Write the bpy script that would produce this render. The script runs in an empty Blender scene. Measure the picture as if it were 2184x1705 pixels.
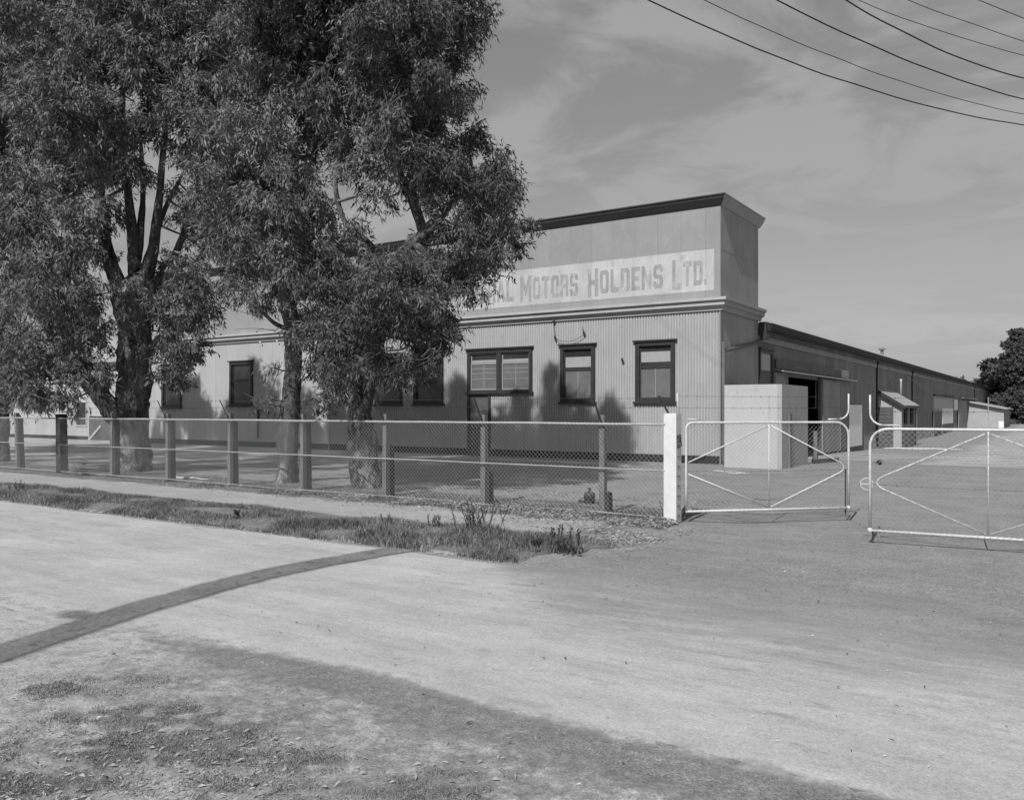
import bpy, math, random
import numpy as np
from mathutils import Vector, Matrix, noise
random.seed(7); RNG = np.random.default_rng(7)
C = bpy.context.scene.collection
# ------------------------------------------------------------------ camera maths (levels measured off the site photograph)
F, CU, HV, EYE = 1780.0, 1092.0, 874.0, 1.6
YAW = math.radians(33.6)
VX, VY = -math.sin(YAW), math.cos(YAW)
RX, RY = math.cos(YAW), math.sin(YAW)
def ray(u):
    k = (u-CU)/F
    return VX+k*RX, VY+k*RY
def G(u, v, z=0.0):
    d = F*(EYE-z)/(v-HV); a, b = ray(u)
    return (a*d, b*d, z)
def P(u, v, d):
    a, b = ray(u)
    return Vector((a*d, b*d, EYE-(v-HV)/F*d))
def onY(u, Y):
    a, b = ray(u); return a*Y/b
def zY(u, v, Y):
    a, b = ray(u); return EYE-(v-HV)/F*Y/b
def onX(u, X):
    a, b = ray(u); return b*X/a
def zX(u, v, X):
    a, b = ray(u); return EYE-(v-HV)/F*X/a
def ss(a, b, x):
    t = min(1, max(0, (x-a)/(b-a))); return t*t*(3-2*t)
def n3(x, y, z=0.0): return noise.noise(Vector((x, y, z)))

# ------------------------------------------------------------------ objects
def wloc(o):
    v = Vector((0, 0, 0))
    while o is not None:
        v = v+Vector(o.location); o = o.parent
    return v
def tag(o, label=None, cat=None, group=None, kind=None):
    if label: o['label'] = label
    if cat: o['category'] = cat
    if group: o['group'] = group
    if kind: o['kind'] = kind
    return o
def empty(name, loc, rz=0, label=None, cat=None, group=None):
    o = bpy.data.objects.new(name, None); C.objects.link(o)
    o.location = loc; o.rotation_euler = (0, 0, rz); o.empty_display_size = .2
    return tag(o, label, cat, group)
def link(name, me, parent=None):
    o = bpy.data.objects.new(name, me); C.objects.link(o)
    if parent is not None: o.parent = parent
    return o
class MB:
    def __init__(s): s.v = []; s.f = []; s.m = []
    def quad(s, a, b, c, d, m=0):
        n = len(s.v); s.v += [tuple(a), tuple(b), tuple(c), tuple(d)]; s.f.append((n, n+1, n+2, n+3)); s.m.append(m)
    def poly(s, pts, m=0):
        n = len(s.v); s.v += [tuple(p) for p in pts]; s.f.append(tuple(range(n, n+len(pts)))); s.m.append(m)
    def box(s, x0, x1, y0, y1, z0, z1, m=0):
        if x1 < x0: x0, x1 = x1, x0
        if y1 < y0: y0, y1 = y1, y0
        if z1 < z0: z0, z1 = z1, z0
        s.hexa([(x0, y0, z0), (x1, y0, z0), (x1, y1, z0), (x0, y1, z0), (x0, y0, z1), (x1, y0, z1), (x1, y1, z1), (x0, y1, z1)], m)
    def hexa(s, p, m=0):
        n = len(s.v); s.v += [tuple(q) for q in p]
        for f in ((0, 3, 2, 1), (4, 5, 6, 7), (0, 1, 5, 4), (1, 2, 6, 5), (2, 3, 7, 6), (3, 0, 4, 7)):
            s.f.append(tuple(n+i for i in f)); s.m.append(m)
    def bar(s, a, b, w, h=None, up=(0, 0, 1), m=0):
        h = h or w; a = Vector(a); b = Vector(b); d = (b-a).normalized(); u = Vector(up)
        if abs(d.dot(u)) > .95: u = Vector((0, 1, 0))
        r = d.cross(u).normalized(); t = r.cross(d).normalized(); r *= w/2; t *= h/2
        s.hexa([a-r-t, a+r-t, b+r-t, b-r-t, a-r+t, a+r+t, b+r+t, b-r+t], m)
    def prism(s, pts, y0, y1, axis='y', m=0):
        # extrude an outline between two planes; pts are (a, z): a is x for axis y, y for axis x
        n = len(s.v); k = len(pts)
        for y in (y0, y1):
            for a, z in pts: s.v.append((a, y, z) if axis == 'y' else (y, a, z))
        s.f.append(tuple(n+i for i in range(k))); s.f.append(tuple(n+k+k-1-i for i in range(k))); s.m += [m, m]
        for i in range(k):
            j = (i+1) % k; s.f.append((n+i, n+k+i, n+k+j, n+j)); s.m.append(m)
    def tube(s, path, radii, n=8, cap=True, m=0, wob=None):
        path = [Vector(p) for p in path]
        if not hasattr(radii, '__len__'): radii = [radii]*len(path)
        up = None; base = len(s.v)
        for i, p in enumerate(path):
            d = (path[min(i+1, len(path)-1)]-path[max(i-1, 0)])
            if d.length < 1e-9: d = Vector((0, 0, 1))
            d.normalize()
            if up is None:
                up = Vector((0, 0, 1)) if abs(d.z) < .9 else Vector((0, 1, 0))
            r = d.cross(up).normalized(); up = r.cross(d).normalized()
            for j in range(n):
                a = 2*math.pi*j/n; rr = radii[i]
                if wob: rr *= wob(i, j, p, a)
                s.v.append(tuple(p+r*math.cos(a)*rr+up*math.sin(a)*rr))
        for i in range(len(path)-1):
            for j in range(n):
                k = (j+1) % n
                s.f.append((base+i*n+j, base+i*n+k, base+(i+1)*n+k, base+(i+1)*n+j)); s.m.append(m)
        if cap:
            s.f.append(tuple(base+j for j in reversed(range(n)))); e = base+(len(path)-1)*n
            s.f.append(tuple(e+j for j in range(n))); s.m += [m, m]
    def lathe(s, c, prof, n=20, m=0):
        base = len(s.v)
        for r, z in prof:
            for j in range(n):
                a = 2*math.pi*j/n; s.v.append((c[0]+r*math.cos(a), c[1]+r*math.sin(a), c[2]+z))
        for i in range(len(prof)-1):
            for j in range(n):
                k = (j+1) % n; s.f.append((base+i*n+j, base+i*n+k, base+(i+1)*n+k, base+(i+1)*n+j)); s.m.append(m)
        s.f.append(tuple(base+j for j in reversed(range(n)))); e = base+(len(prof)-1)*n
        s.f.append(tuple(e+j for j in range(n))); s.m += [m, m]
    def build(s, name, mats, parent=None, local=False, smooth=False, kind=None):
        me = bpy.data.meshes.new(name)
        off = Vector((0, 0, 0)) if (local or parent is None) else wloc(parent)
        me.from_pydata([(a-off.x, b-off.y, c-off.z) for a, b, c in s.v], [], s.f); me.update()
        if not isinstance(mats, (list, tuple)): mats = [mats]
        for k in mats: me.materials.append(k)
        if len(mats) > 1: me.polygons.foreach_set('material_index', s.m)
        if smooth: me.polygons.foreach_set('use_smooth', [True]*len(me.polygons))
        o = link(name, me, parent)
        if kind: o['kind'] = kind
        return o

# ------------------------------------------------------------------ materials (the photograph is black and white: all colours are greys)
def gmat(name, val, rough=.85, spec=.3, var=(), bump=None, seam=None, sheet=0, metal=0, streak=None, transl=0, mask=None, stamp=None):
    """var: (scale, amount, detail[, stretch xyz]); bump: list of (scale, strength, dist[, stretch]); seam: (axis, pitch, width, dark)"""
    m = bpy.data.materials.new(name); m.use_nodes = True; nt = m.node_tree; N = nt.nodes; L = nt.links
    for n in list(N): N.remove(n)
    out = N.new('ShaderNodeOutputMaterial'); b = N.new('ShaderNodeBsdfPrincipled')
    b.inputs['Roughness'].default_value = rough; b.inputs['Specular IOR Level'].default_value = spec; b.inputs['Metallic'].default_value = metal
    tc = N.new('ShaderNodeTexCoord')
    def mth(op, a, c=None):
        n = N.new('ShaderNodeMath'); n.operation = op
        for i, q in enumerate((a, c)):
            if q is None: continue
            if isinstance(q, (int, float)): n.inputs[i].default_value = q
            else: L.new(q, n.inputs[i])
        return n.outputs[0]
    def nz(scale, detail, st=None, rgh=.6):
        src = tc.outputs['Object']
        if st:
            mp = N.new('ShaderNodeMapping'); mp.inputs['Scale'].default_value = st; L.new(src, mp.inputs[0]); src = mp.outputs[0]
        n = N.new('ShaderNodeTexNoise'); n.inputs['Scale'].default_value = scale; n.inputs['Detail'].default_value = detail
        n.inputs['Roughness'].default_value = rgh; L.new(src, n.inputs['Vector']); return n.outputs['Fac']
    v = None
    def mul(f):
        nonlocal v
        v = f if v is None else mth('MULTIPLY', v, f)
    for w in var:
        st = w[3] if len(w) > 3 else None
        f = nz(w[0], w[2], st)
        mul(mth('ADD', mth('MULTIPLY', mth('SUBTRACT', f, .5), w[1]*(3.4 if w[0] < 25 else 5.5)), 1.0))
    if seam or sheet:
        ax, pitch, width, dark = seam
        sep = N.new('ShaderNodeSeparateXYZ'); L.new(tc.outputs['Object'], sep.inputs[0])
        q = mth('DIVIDE', sep.outputs[ax], pitch)
        fr = mth('FRACT', q)
        ln = mth('LESS_THAN', fr, width/pitch)
        mul(mth('SUBTRACT', 1.0, mth('MULTIPLY', ln, dark)))
        if sheet:
            wn = N.new('ShaderNodeTexWhiteNoise'); wn.noise_dimensions = '1D'; L.new(mth('FLOOR', q), wn.inputs['W'])
            mul(mth('ADD', mth('MULTIPLY', mth('SUBTRACT', wn.outputs['Value'], .5), sheet*2), 1.0))
    if stamp:   # sparse dark or light patches with a shape of their own: (scale, threshold, factor, stretch)
        for sc, th, fac, st in stamp:
            f = nz(sc, 4, st)
            mr = N.new('ShaderNodeMapRange'); mr.inputs[1].default_value = th; mr.inputs[2].default_value = th+.07
            mr.inputs[3].default_value = 1; mr.inputs[4].default_value = fac; L.new(f, mr.inputs[0]); mul(mr.outputs[0])
    if v is None:
        b.inputs['Base Color'].default_value = (val, val, val, 1)
    else:
        vv = mth('MULTIPLY', v, val); cl = N.new('ShaderNodeClamp'); L.new(vv, cl.inputs[0]); cl.inputs[1].default_value = .004; cl.inputs[2].default_value = .9
        cb = N.new('ShaderNodeCombineColor')
        for i in range(3): L.new(cl.outputs[0], cb.inputs[i])
        L.new(cb.outputs[0], b.inputs['Base Color'])
    if bump:
        prev = None
        for w in bump:
            bn = N.new('ShaderNodeBump'); bn.inputs['Strength'].default_value = w[1]; bn.inputs['Distance'].default_value = w[2]
            L.new(nz(w[0], 5, w[3] if len(w) > 3 else None), bn.inputs['Height'])
            if prev: L.new(prev, bn.inputs['Normal'])
            prev = bn.outputs[0]
        L.new(prev, b.inputs['Normal'])
    sh = b.outputs[0]
    if transl:
        t = N.new('ShaderNodeBsdfTranslucent'); t.inputs[0].default_value = (val*1.3,)*3+(1,)
        mx = N.new('ShaderNodeMixShader'); mx.inputs[0].default_value = transl; L.new(sh, mx.inputs[1]); L.new(t.outputs[0], mx.inputs[2]); sh = mx.outputs[0]
    if mask:    # ragged edge of a thin layer of dirt/gravel: attribute 'cover' broken up by noise
        at = N.new('ShaderNodeAttribute'); at.attribute_name = 'cover'
        f = mth('ADD', at.outputs['Fac'], mth('MULTIPLY', mth('SUBTRACT', nz(mask[0], 8, mask[3] if len(mask) > 3 else None, .7), .5), mask[1]))
        mr = N.new('ShaderNodeMapRange'); mr.inputs[1].default_value = .5-mask[2]; mr.inputs[2].default_value = .5+mask[2]; L.new(f, mr.inputs[0])
        tr = N.new('ShaderNodeBsdfTransparent'); mx = N.new('ShaderNodeMixShader')
        L.new(mr.outputs[0], mx.inputs[0]); L.new(tr.outputs[0], mx.inputs[1]); L.new(sh, mx.inputs[2]); sh = mx.outputs[0]
    L.new(sh, out.inputs[0]); return m

M = {}
M['yard'] = gmat('yard_gravel', .208, .95, .1, [(1.2, .2, 6), (2.5, .14, 6, (.6, 1.3, 1)), (9, .18, 4), (34, .28, 3), (100, .32, 2)], [(45, .5, .02), (140, .5, .01)], stamp=[(3.5, .64, 1.2, (1, 1, 1)), (14, .66, .6, (1, 2, 1)), (30, .69, .5, (1, 1.2, 1)), (24, .70, 1.5, (1, 1.2, 1))])
M['road'] = gmat('pale_road_dirt', .34, .95, .1, [(.8, .10, 6), (2.2, .14, 6, (.35, 1.6, 1)), (5, .07, 6, (.2, 1.8, 1)), (1.1, .12, 6, (.7, 1.2, 1)), (14, .11, 5, (.8, 1.2, 1)), (45, .13, 3), (110, .16, 3)], [(60, .25, .01), (160, .3, .006)],
                 stamp=[(4, .62, .82, (.5, 1.6, 1)), (2.0, .60, .88, (.3, 1.3, 1)), (20, .70, .6, (.7, 1.6, 1)), (9, .70, .7, (.5, 1.8, 1))], mask=(3.5, .75, .42, (.35, 1.5, 1)))
M['soil'] = gmat('roadside_soil', .31, .95, .1, [(.9, .16, 6), (5, .2, 6), (20, .22, 4), (60, .28, 3), (130, .25, 2)], [(50, .4, .015), (140, .4, .008)], stamp=[(6, .6, .78, (1, 1, 1)), (35, .67, .6, (1, 1, 1))], mask=(5, .8, .3))
M['shoulder'] = gmat('road_shoulder_gravel', .215, .95, .1, [(2, .2, 6), (20, .3, 4), (70, .36, 3), (160, .3, 2)], [(70, .6, .015), (180, .5, .008)], mask=(9, 1.3, .4))
M['path'] = gmat('earth_path', .29, .95, .1, [(1.5, .15, 6, (.5, 1.5, 1)), (25, .12, 4), (110, .2, 2)], [(60, .3, .01)], mask=(4, 1.5, .3, (.6, 1.4, 1)))
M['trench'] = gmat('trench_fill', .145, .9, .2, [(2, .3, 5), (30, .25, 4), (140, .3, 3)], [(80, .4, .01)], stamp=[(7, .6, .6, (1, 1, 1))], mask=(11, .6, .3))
M['sand'] = gmat('pale_sand', .32, .95, .1, [(1, .15, 6), (12, .2, 4), (60, .25, 2)], [(40, .3, .015)], mask=(1.2, 1.8, .4, (.6, 1, 1)))
M['verge'] = gmat('verge_earth', .15, .95, .1, [(1.5, .3, 6), (12, .3, 5), (60, .4, 3)], [(30, .6, .03), (100, .5, .01)], mask=(6, .7, .15))
M['corr'] = gmat('painted_corrugated_iron', .345, .6, .25, [(1.2, .07, 5), (3, .09, 5, (2, 1, .3)), (45, .07, 4)], [(90, .08, .003)], stamp=[(5, .66, .82, (1.6, 1, .4)), (9, .68, .7, (3, 1, .15)), (40, .72, .6, (1, 1, 1))])
M['flat'] = gmat('painted_flat_iron', .36, .6, .25, [(.8, .08, 5), (4, .06, 5, (2, 1, .3)), (50, .04, 3)], [(12, .15, .006, (1, 1, .4))], seam=(0, .76, .014, .4), sheet=.045)
M['parapet'] = gmat('parapet_sheet', .255, .65, .25, [(.9, .12, 6), (5, .07, 5, (2, 1, .4)), (50, .05, 3)], [(9, .12, .006)], seam=(0, .765, .010, .3), sheet=.03, stamp=[(3.5, .64, .86, (2.0, 1, .4)), (1.5, .6, 1.12, (1, 1, 1))])
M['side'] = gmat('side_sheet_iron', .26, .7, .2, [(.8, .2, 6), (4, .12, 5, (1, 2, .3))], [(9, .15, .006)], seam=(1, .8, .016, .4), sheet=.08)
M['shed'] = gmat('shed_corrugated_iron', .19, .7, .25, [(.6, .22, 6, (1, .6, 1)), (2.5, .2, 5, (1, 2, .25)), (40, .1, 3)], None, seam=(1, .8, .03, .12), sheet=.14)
M['roof'] = gmat('pale_roof_iron', .30, .55, .3, [(.5, .1, 5), (3, .06, 4)], None)
M['darkpaint'] = gmat('dark_trim_paint', .032, .5, .4, [(3, .25, 5), (40, .2, 3)], [(30, .1, .003)])
M['plinth'] = gmat('dark_plinth', .02, .7, .2, [(3, .3, 5)])
M['mould'] = gmat('cornice_paint', .37, .6, .3, [(1.5, .12, 5), (20, .08, 4)], [(20, .1, .004)])
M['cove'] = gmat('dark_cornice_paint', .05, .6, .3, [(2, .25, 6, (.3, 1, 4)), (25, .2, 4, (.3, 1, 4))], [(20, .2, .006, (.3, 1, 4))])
M['sideside'] = gmat('cornice_end_paint', .28, .6, .3, [(1.5, .15, 5), (20, .08, 4)])
M['sign'] = gmat('weathered_sign_paint', .41, .7, .2, [(.9, .2, 6), (6, .1, 6, (1.6, 1, .5)), (40, .06, 3)], None, seam=(0, .765, .010, .22), sheet=.05, stamp=[(3.0, .6, .84, (1.5, 1, .5))])
M['letter'] = gmat('faded_letter_paint', .285, .75, .15, [(2.2, .3, 6, (1.5, 1, .6)), (12, .2, 4, (2, 1, .5))], None, stamp=[(2.2, .56, 1.3, (1.5, 1, .7))])
M['glass'] = gmat('window_glass', .03, .08, .6, [(1.5, .3, 4)], [(1.5, .25, .02)])
M['screen'] = gmat('fly_screen', .125, .7, .2, [(2, .25, 5), (150, .15, 2)])
M['blind'] = gmat('window_blind', .30, .7, .1, [(6, .1, 3)])
M['bar'] = gmat('glazing_bar', .25, .6, .2, [(10, .1, 3)])
M['door'] = gmat('weathered_door', .085, .6, .3, [(2, .3, 5), (8, .2, 5, (3, 3, .4))])
M['doorpale'] = gmat('grey_sliding_door', .24, .75, .2, [(1.2, .25, 6, (1, 1.5, .5)), (10, .12, 4, (1, 3, .3))], None, seam=(1, .8, .02, .2), sheet=.08)
M['white'] = gmat('white_paint', .72, .6, .3, [(1.5, .06, 5), (20, .05, 4)], [(40, .08, .003)])
M['render'] = gmat('cement_render', .40, .85, .15, [(1.2, .09, 6), (14, .06, 5), (70, .08, 3)], [(30, .3, .006), (90, .3, .003)], stamp=[(1.6, .6, .88, (1, 1, .5)), (7, .66, .8, (1, 1, .3))])
M['render2'] = gmat('cement_render_darker', .33, .85, .15, [(1.2, .12, 6), (10, .1, 5, (1, 1, .4))], [(30, .3, .006)])  # darker render tone: all of the box but its front, and the lean-to
M['post'] = gmat('weathered_post', .14, .9, .15, [(3, .25, 5), (14, .3, 5, (4, 4, .3))], [(20, .5, .01, (5, 5, .3))])
M['stump_and_shade'] = gmat('dark_stump_and_shade', .04, .9, .15, [(3, .25, 5), (14, .3, 5, (4, 4, .3))], [(20, .5, .01, (5, 5, .3))])  # dark stub wood, also the shade painted beside the left posts
M['blackpost'] = gmat('tarred_post', .03, .8, .2, [(5, .3, 5, (4, 4, .4))], [(20, .5, .01, (5, 5, .3))])
M['pipe'] = gmat('galvanised_pipe', .32, .5, .4, [(4, .12, 5), (60, .25, 3)], None)
M['gatepipe'] = gmat('white_gate_pipe', .48, .5, .4, [(4, .10, 5), (50, .22, 3)], None)
M['wire'] = gmat('galvanised_wire', .40, .5, .4, [(3, .2, 3)])
M['gatewire'] = gmat('dull_gate_wire', .22, .6, .3, [(3, .2, 3)])
M['barb'] = gmat('rusty_barbed_wire', .05, .7, .3, [(8, .3, 3)])
M['cable'] = gmat('overhead_cable', .02, .6, .3)
M['iron'] = gmat('cast_iron', .035, .6, .4, [(12, .3, 4)], [(50, .3, .004)])
M['stone'] = gmat('dark_stone', .06, .9, .2, [(12, .4, 5)], [(30, .5, .01)])
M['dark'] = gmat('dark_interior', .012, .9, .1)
M['bark'] = gmat('eucalypt_bark', .115, .95, .1, [(1.3, .5, 6, (1, 1, .5)), (7, .6, 6, (1.5, 1.5, .35)), (30, .4, 4, (2, 2, .5))], [(7, 1.0, .12, (1.5, 1.5, .35)), (30, .8, .04)], stamp=[(2.2, .55, 2.2, (1.4, 1.4, .5)), (3.5, .57, .35, (1, 1, .5)), (9, .6, .4, (2, 2, .4))])
M['limb'] = gmat('eucalypt_limb', .13, .9, .15, [(2, .35, 5), (10, .3, 5, (1.5, 1.5, .5))], [(14, .5, .02)])
M['leaf'] = gmat('eucalypt_leaf', .088, .6, .25, [(.55, .75, 2), (2.0, .75, 3), (6, .3, 2)], None, transl=.07)
M['leaf2'] = gmat('eucalypt_leaf_pale', .122, .6, .25, [(.5, .75, 2), (1.8, .75, 3), (6, .3, 2)], None, transl=.08)
M['fartree'] = gmat('far_leaf', .07, .7, .25, [(.5, .3, 4), (3, .4, 2)], None, transl=.15)
M['grass'] = gmat('dry_grass', .17, .8, .2, [(.9, .45, 4), (3.5, .45, 3), (14, .3, 2)], None, transl=.2)
M['clover'] = gmat('ground_clover', .235, .8, .2, [(1.5, .3, 4), (18, .45, 2)], None, transl=.15)
M['weed'] = gmat('dark_weed', .08, .8, .2, [(3, .3, 3)], None, transl=.1)
M['grass2'] = gmat('green_weed', .11, .8, .2, [(3, .35, 3)], None, transl=.15)
M['litter'] = gmat('dry_leaf_litter', .27, .85, .15, [(9, .6, 3)], None)
M['bale'] = gmat('pale_timber', .5, .8, .2, [(5, .2, 4)])

# ------------------------------------------------------------------ ground
XC, Y0 = -8.48, 23.85           # front right corner of the factory
GRADE = -.27
def gz(x, y):
    z = (GRADE*ss(24.6, 32, y)-.18*ss(36, 48, y)*(1-ss(-3.5, 6, x)))*(1-.75*ss(64, 110, y))
    if y > 6.9 and x < -3.0:
        e = 1-ss(-4.9, -3.7, x)
        z += e*(.05*ss(7.15, 7.6, y)+.035*ss(9.9, 10.9, y)*(1-ss(12.5, 15, y))-.05*ss(12.5, 16, y))
        if 7.2 < y < 9.0: z += e*.05*math.sin((y-7.2)/1.8*math.pi)*(1+n3(x*1.1, y*2))
    if y < 16 and y > 0: z += .012*n3(x*.9, y*.9)
    z -= .03*ss(2.2, 3.5, y)*(1-ss(6.6, 7.3, y))
    return z
def axis(segs):
    r = []
    for a, b, st in segs:
        n = max(1, int(round((b-a)/st))); r += [a+(b-a)*i/n for i in range(n)]
    r.append(segs[-1][1]); return r
def sheet(name, xs, ys, mat, lift, cover=None, kind='structure'):
    mb = MB(); nx, ny = len(xs), len(ys); cov = []
    for y in ys:
        for x in xs:
            mb.v.append((x, y, gz(x, y)+lift))
            if cover: cov.append(cover(x, y))
    for j in range(ny-1):
        for i in range(nx-1):
            a = j*nx+i
            if cover and max(cov[a], cov[a+1], cov[a+nx], cov[a+nx+1]) <= 0: continue
            mb.f.append((a, a+1, a+nx+1, a+nx)); mb.m.append(0)
    o = mb.build(name, mat, smooth=True); o['kind'] = kind
    if cover:
        at = o.data.attributes.new('cover', 'FLOAT', 'POINT'); at.data.foreach_set('value', cov)
    return o
gx = axis([(-900, -120, 60), (-120, -40, 5), (-40, -16, 1), (-16, 2, .22), (2, 20, 1), (20, 120, 10), (120, 900, 60)])
gy = axis([(-60, -4, 4), (-4, 1, .5), (1, 13, .18), (13, 40, .8), (40, 160, 4), (160, 1500, 80)])
sheet('ground', gx, gy, M['yard'], 0)
rx_ = axis([(-90, -40, 4), (-40, -16, .8), (-16, 4, .25), (4, 40, 2)])
ry_ = axis([(2.3, 9.6, .12)])
def road_cover(x, y):
    g_ = ss(-5.4, -3.0, x); up = 7.35-.3*g_
    w = .12+2.5*g_
    a = (1-ss(up-w, up+w*.75, y)); a = a*(1-.0*g_)
    lo = 3.72+.12*n3(x*.7, 3)
    lo -= .85*(1-ss(-6.0, -4.6, x)); b = ss(lo-.35, lo+.12, y)
    return max(0, min(1, min(a, b)))*.97
sheet('road', rx_, ry_, M['road'], .004, road_cover)
def fore_cover(x, y):        # pale dirt of the near roadside, left of the gravel band
    a = 1-ss(3.2, 3.5, y)
    f = .80+.35*n3(x*.9, y*1.2, 4)-.12*ss(-3.5, 1, x)+.2*(1-ss(-5, -3.8, x))
    return max(0, f)
sheet('roadside', axis([(-30, -9, 1), (-9, 6, .2)]), axis([(.6, 3.6, .15)])+[3.8], M['soil'], .004, fore_cover)
def sh_cover(x, y):
    lo = 2.85+.5*n3(x*.6, 8)+.25*ss(-3, -5.5, x)*0
    lo = 3.38-.1*ss(-3, 0, x)+.22*n3(x*1.3, 8)
    a = max(.3+.25*n3(x*1.2, y*1.5, 6), ss(lo-.25, lo+.2, y))*(1-ss(3.62, 3.86, y+.1*n3(x*.7, 3)))
    return a*ss(-6.3, -4.2, x+.5*n3(y*2, 5))*.78
sheet('gravel_shoulder', axis([(-6.6, 6, .12)]), axis([(1.6, 4.0, .08)]), M['shoulder'], .008, sh_cover)
def verge_cover(x, y):
    a = ss(7.12, 7.3, y)*(1-ss(8.5, 8.9, y+.25*n3(x*.8, 1)))
    b = ss(10.1, 10.5, y+.2*n3(x, 2))*(1-ss(11.4, 12.4, y))*.9
    e = 1-ss(-4.9, -4.3, x+.9*abs(y-8.6)*.45-.35)
    return max(a*e, b*(1-ss(-4.6, -4.2, x)))
sheet('verge', axis([(-60, -25, 1.5), (-25, -14, .4), (-14, -3.6, .15)]), axis([(7.0, 12.6, .1)]), M['verge'], .004, verge_cover)
def path_cover(x, y):
    a = ss(8.4, 8.8, y+.2*n3(x*.8, 1))*(1-ss(10.1, 10.4, y+.2*n3(x, 2)))
    return a*(1-ss(-5.6, -4.4, x))*.9
sheet('footpath', axis([(-60, -25, 1.5), (-25, -14, .4), (-14, -4.2, .15)]), axis([(8.2, 10.7, .1)]), M['path'], .008, path_cover)
# pale strip along the factory wall and pale open ground to the far right
def strip_cover(x, y):
    f = max(0, 1-abs(y-22.2)/1.6) if x < -9.5 else 0
    g = ss(31, 33, y)*(1-ss(38, 41, y))*(1-ss(-5.2, -3.2, x))*.7
    h = ss(29, 32, y+1.2*n3(x*.4, 2))*(1-ss(110, 150, y))*ss(-6, -3.5, x+.8*n3(y*.2, 9))*.85
    l = (1-ss(-19, -15.5, x))*ss(13.0, 15.5, y)*(1-ss(40, 45, y))*.8 if x < -15 else 0
    return max(f, g, h, l)
sheet('pale_ground', axis([(-90, -30, 3), (-30, 0, .8), (0, 60, 3)]), axis([(12.5, 42, .6), (42, 150, 4)]), M['sand'], .012, strip_cover)
# trench patch across the road
def Gp(u, v): q = G(u, v, -.03); return (q[0], q[1])
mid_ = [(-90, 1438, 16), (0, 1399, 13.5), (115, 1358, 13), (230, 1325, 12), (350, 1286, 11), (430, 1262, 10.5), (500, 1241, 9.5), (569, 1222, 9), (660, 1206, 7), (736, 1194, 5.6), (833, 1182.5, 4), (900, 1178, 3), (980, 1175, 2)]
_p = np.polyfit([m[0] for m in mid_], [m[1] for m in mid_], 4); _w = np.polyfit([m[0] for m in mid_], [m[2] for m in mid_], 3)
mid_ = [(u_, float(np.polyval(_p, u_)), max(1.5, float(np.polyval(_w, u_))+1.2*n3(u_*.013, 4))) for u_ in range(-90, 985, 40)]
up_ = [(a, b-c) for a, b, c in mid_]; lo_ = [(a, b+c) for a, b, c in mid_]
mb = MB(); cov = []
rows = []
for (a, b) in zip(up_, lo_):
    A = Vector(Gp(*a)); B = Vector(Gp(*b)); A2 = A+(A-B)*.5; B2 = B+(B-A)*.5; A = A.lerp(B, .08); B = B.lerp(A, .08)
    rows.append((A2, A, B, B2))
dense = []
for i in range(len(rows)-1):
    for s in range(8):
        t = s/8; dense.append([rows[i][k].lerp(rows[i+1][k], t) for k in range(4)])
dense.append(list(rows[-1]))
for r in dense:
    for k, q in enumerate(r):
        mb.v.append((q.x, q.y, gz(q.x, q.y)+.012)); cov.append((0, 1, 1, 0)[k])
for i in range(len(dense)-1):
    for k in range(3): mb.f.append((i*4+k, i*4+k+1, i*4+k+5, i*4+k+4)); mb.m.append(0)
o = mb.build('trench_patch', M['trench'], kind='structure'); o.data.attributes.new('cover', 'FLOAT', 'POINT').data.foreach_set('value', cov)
mb = MB(); cov = []          # the small dark patch beside it
c = Vector(Gp(165, 1313)); mb.v.append((c.x, c.y, gz(c.x, c.y)+.008)); cov.append(1)
for i in range(18):
    a = i/18*2*math.pi; q = Gp(165+52*math.cos(a)*(1+.15*math.sin(3*a)), 1313+15*math.sin(a)*(1+.2*math.cos(2*a)))
    mb.v.append((q[0], q[1], gz(*q)+.008)); cov.append(0.15)
for i in range(18): mb.f.append((0, 1+i, 1+(i+1) % 18)); mb.m.append(0)
o = mb.build('road_patch', M['trench'], kind='structure'); o.data.attributes.new('cover', 'FLOAT', 'POINT').data.foreach_set('value', cov)

# ------------------------------------------------------------------ walls with openings
def wall_front(mb, x0, x1, z0, z1, Y, openings, pitch, amp, sub=6, m=0):
    """wall facing -Y; corrugated when amp > 0; openings = (xa, xb, za, zb)"""
    if amp: n = int((x1-x0)/pitch*sub); xs = [x0+(x1-x0)*i/n for i in range(n+1)]
    else: xs = [x0, x1]
    for o in openings: xs += [o[0], o[1]]
    xs = sorted(set(xs)); xs = [x for x in xs if x0-1e-6 <= x <= x1+1e-6]
    off = lambda x: amp*(1-2*(.5+.5*math.cos(2*math.pi*x/pitch))**3) if amp else 0
    for a, b in zip(xs, xs[1:]):
        if b-a < 1e-5: continue
        c = (a+b)/2; cuts = sorted((o[2], o[3]) for o in openings if o[0] < c < o[1])
        z = z0
        for (p, q) in cuts+[(z1, z1)]:
            if p > z: mb.quad((a, Y-off(a), z), (b, Y-off(b), z), (b, Y-off(b), p), (a, Y-off(a), p), m)
            z = max(z, q)
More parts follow.
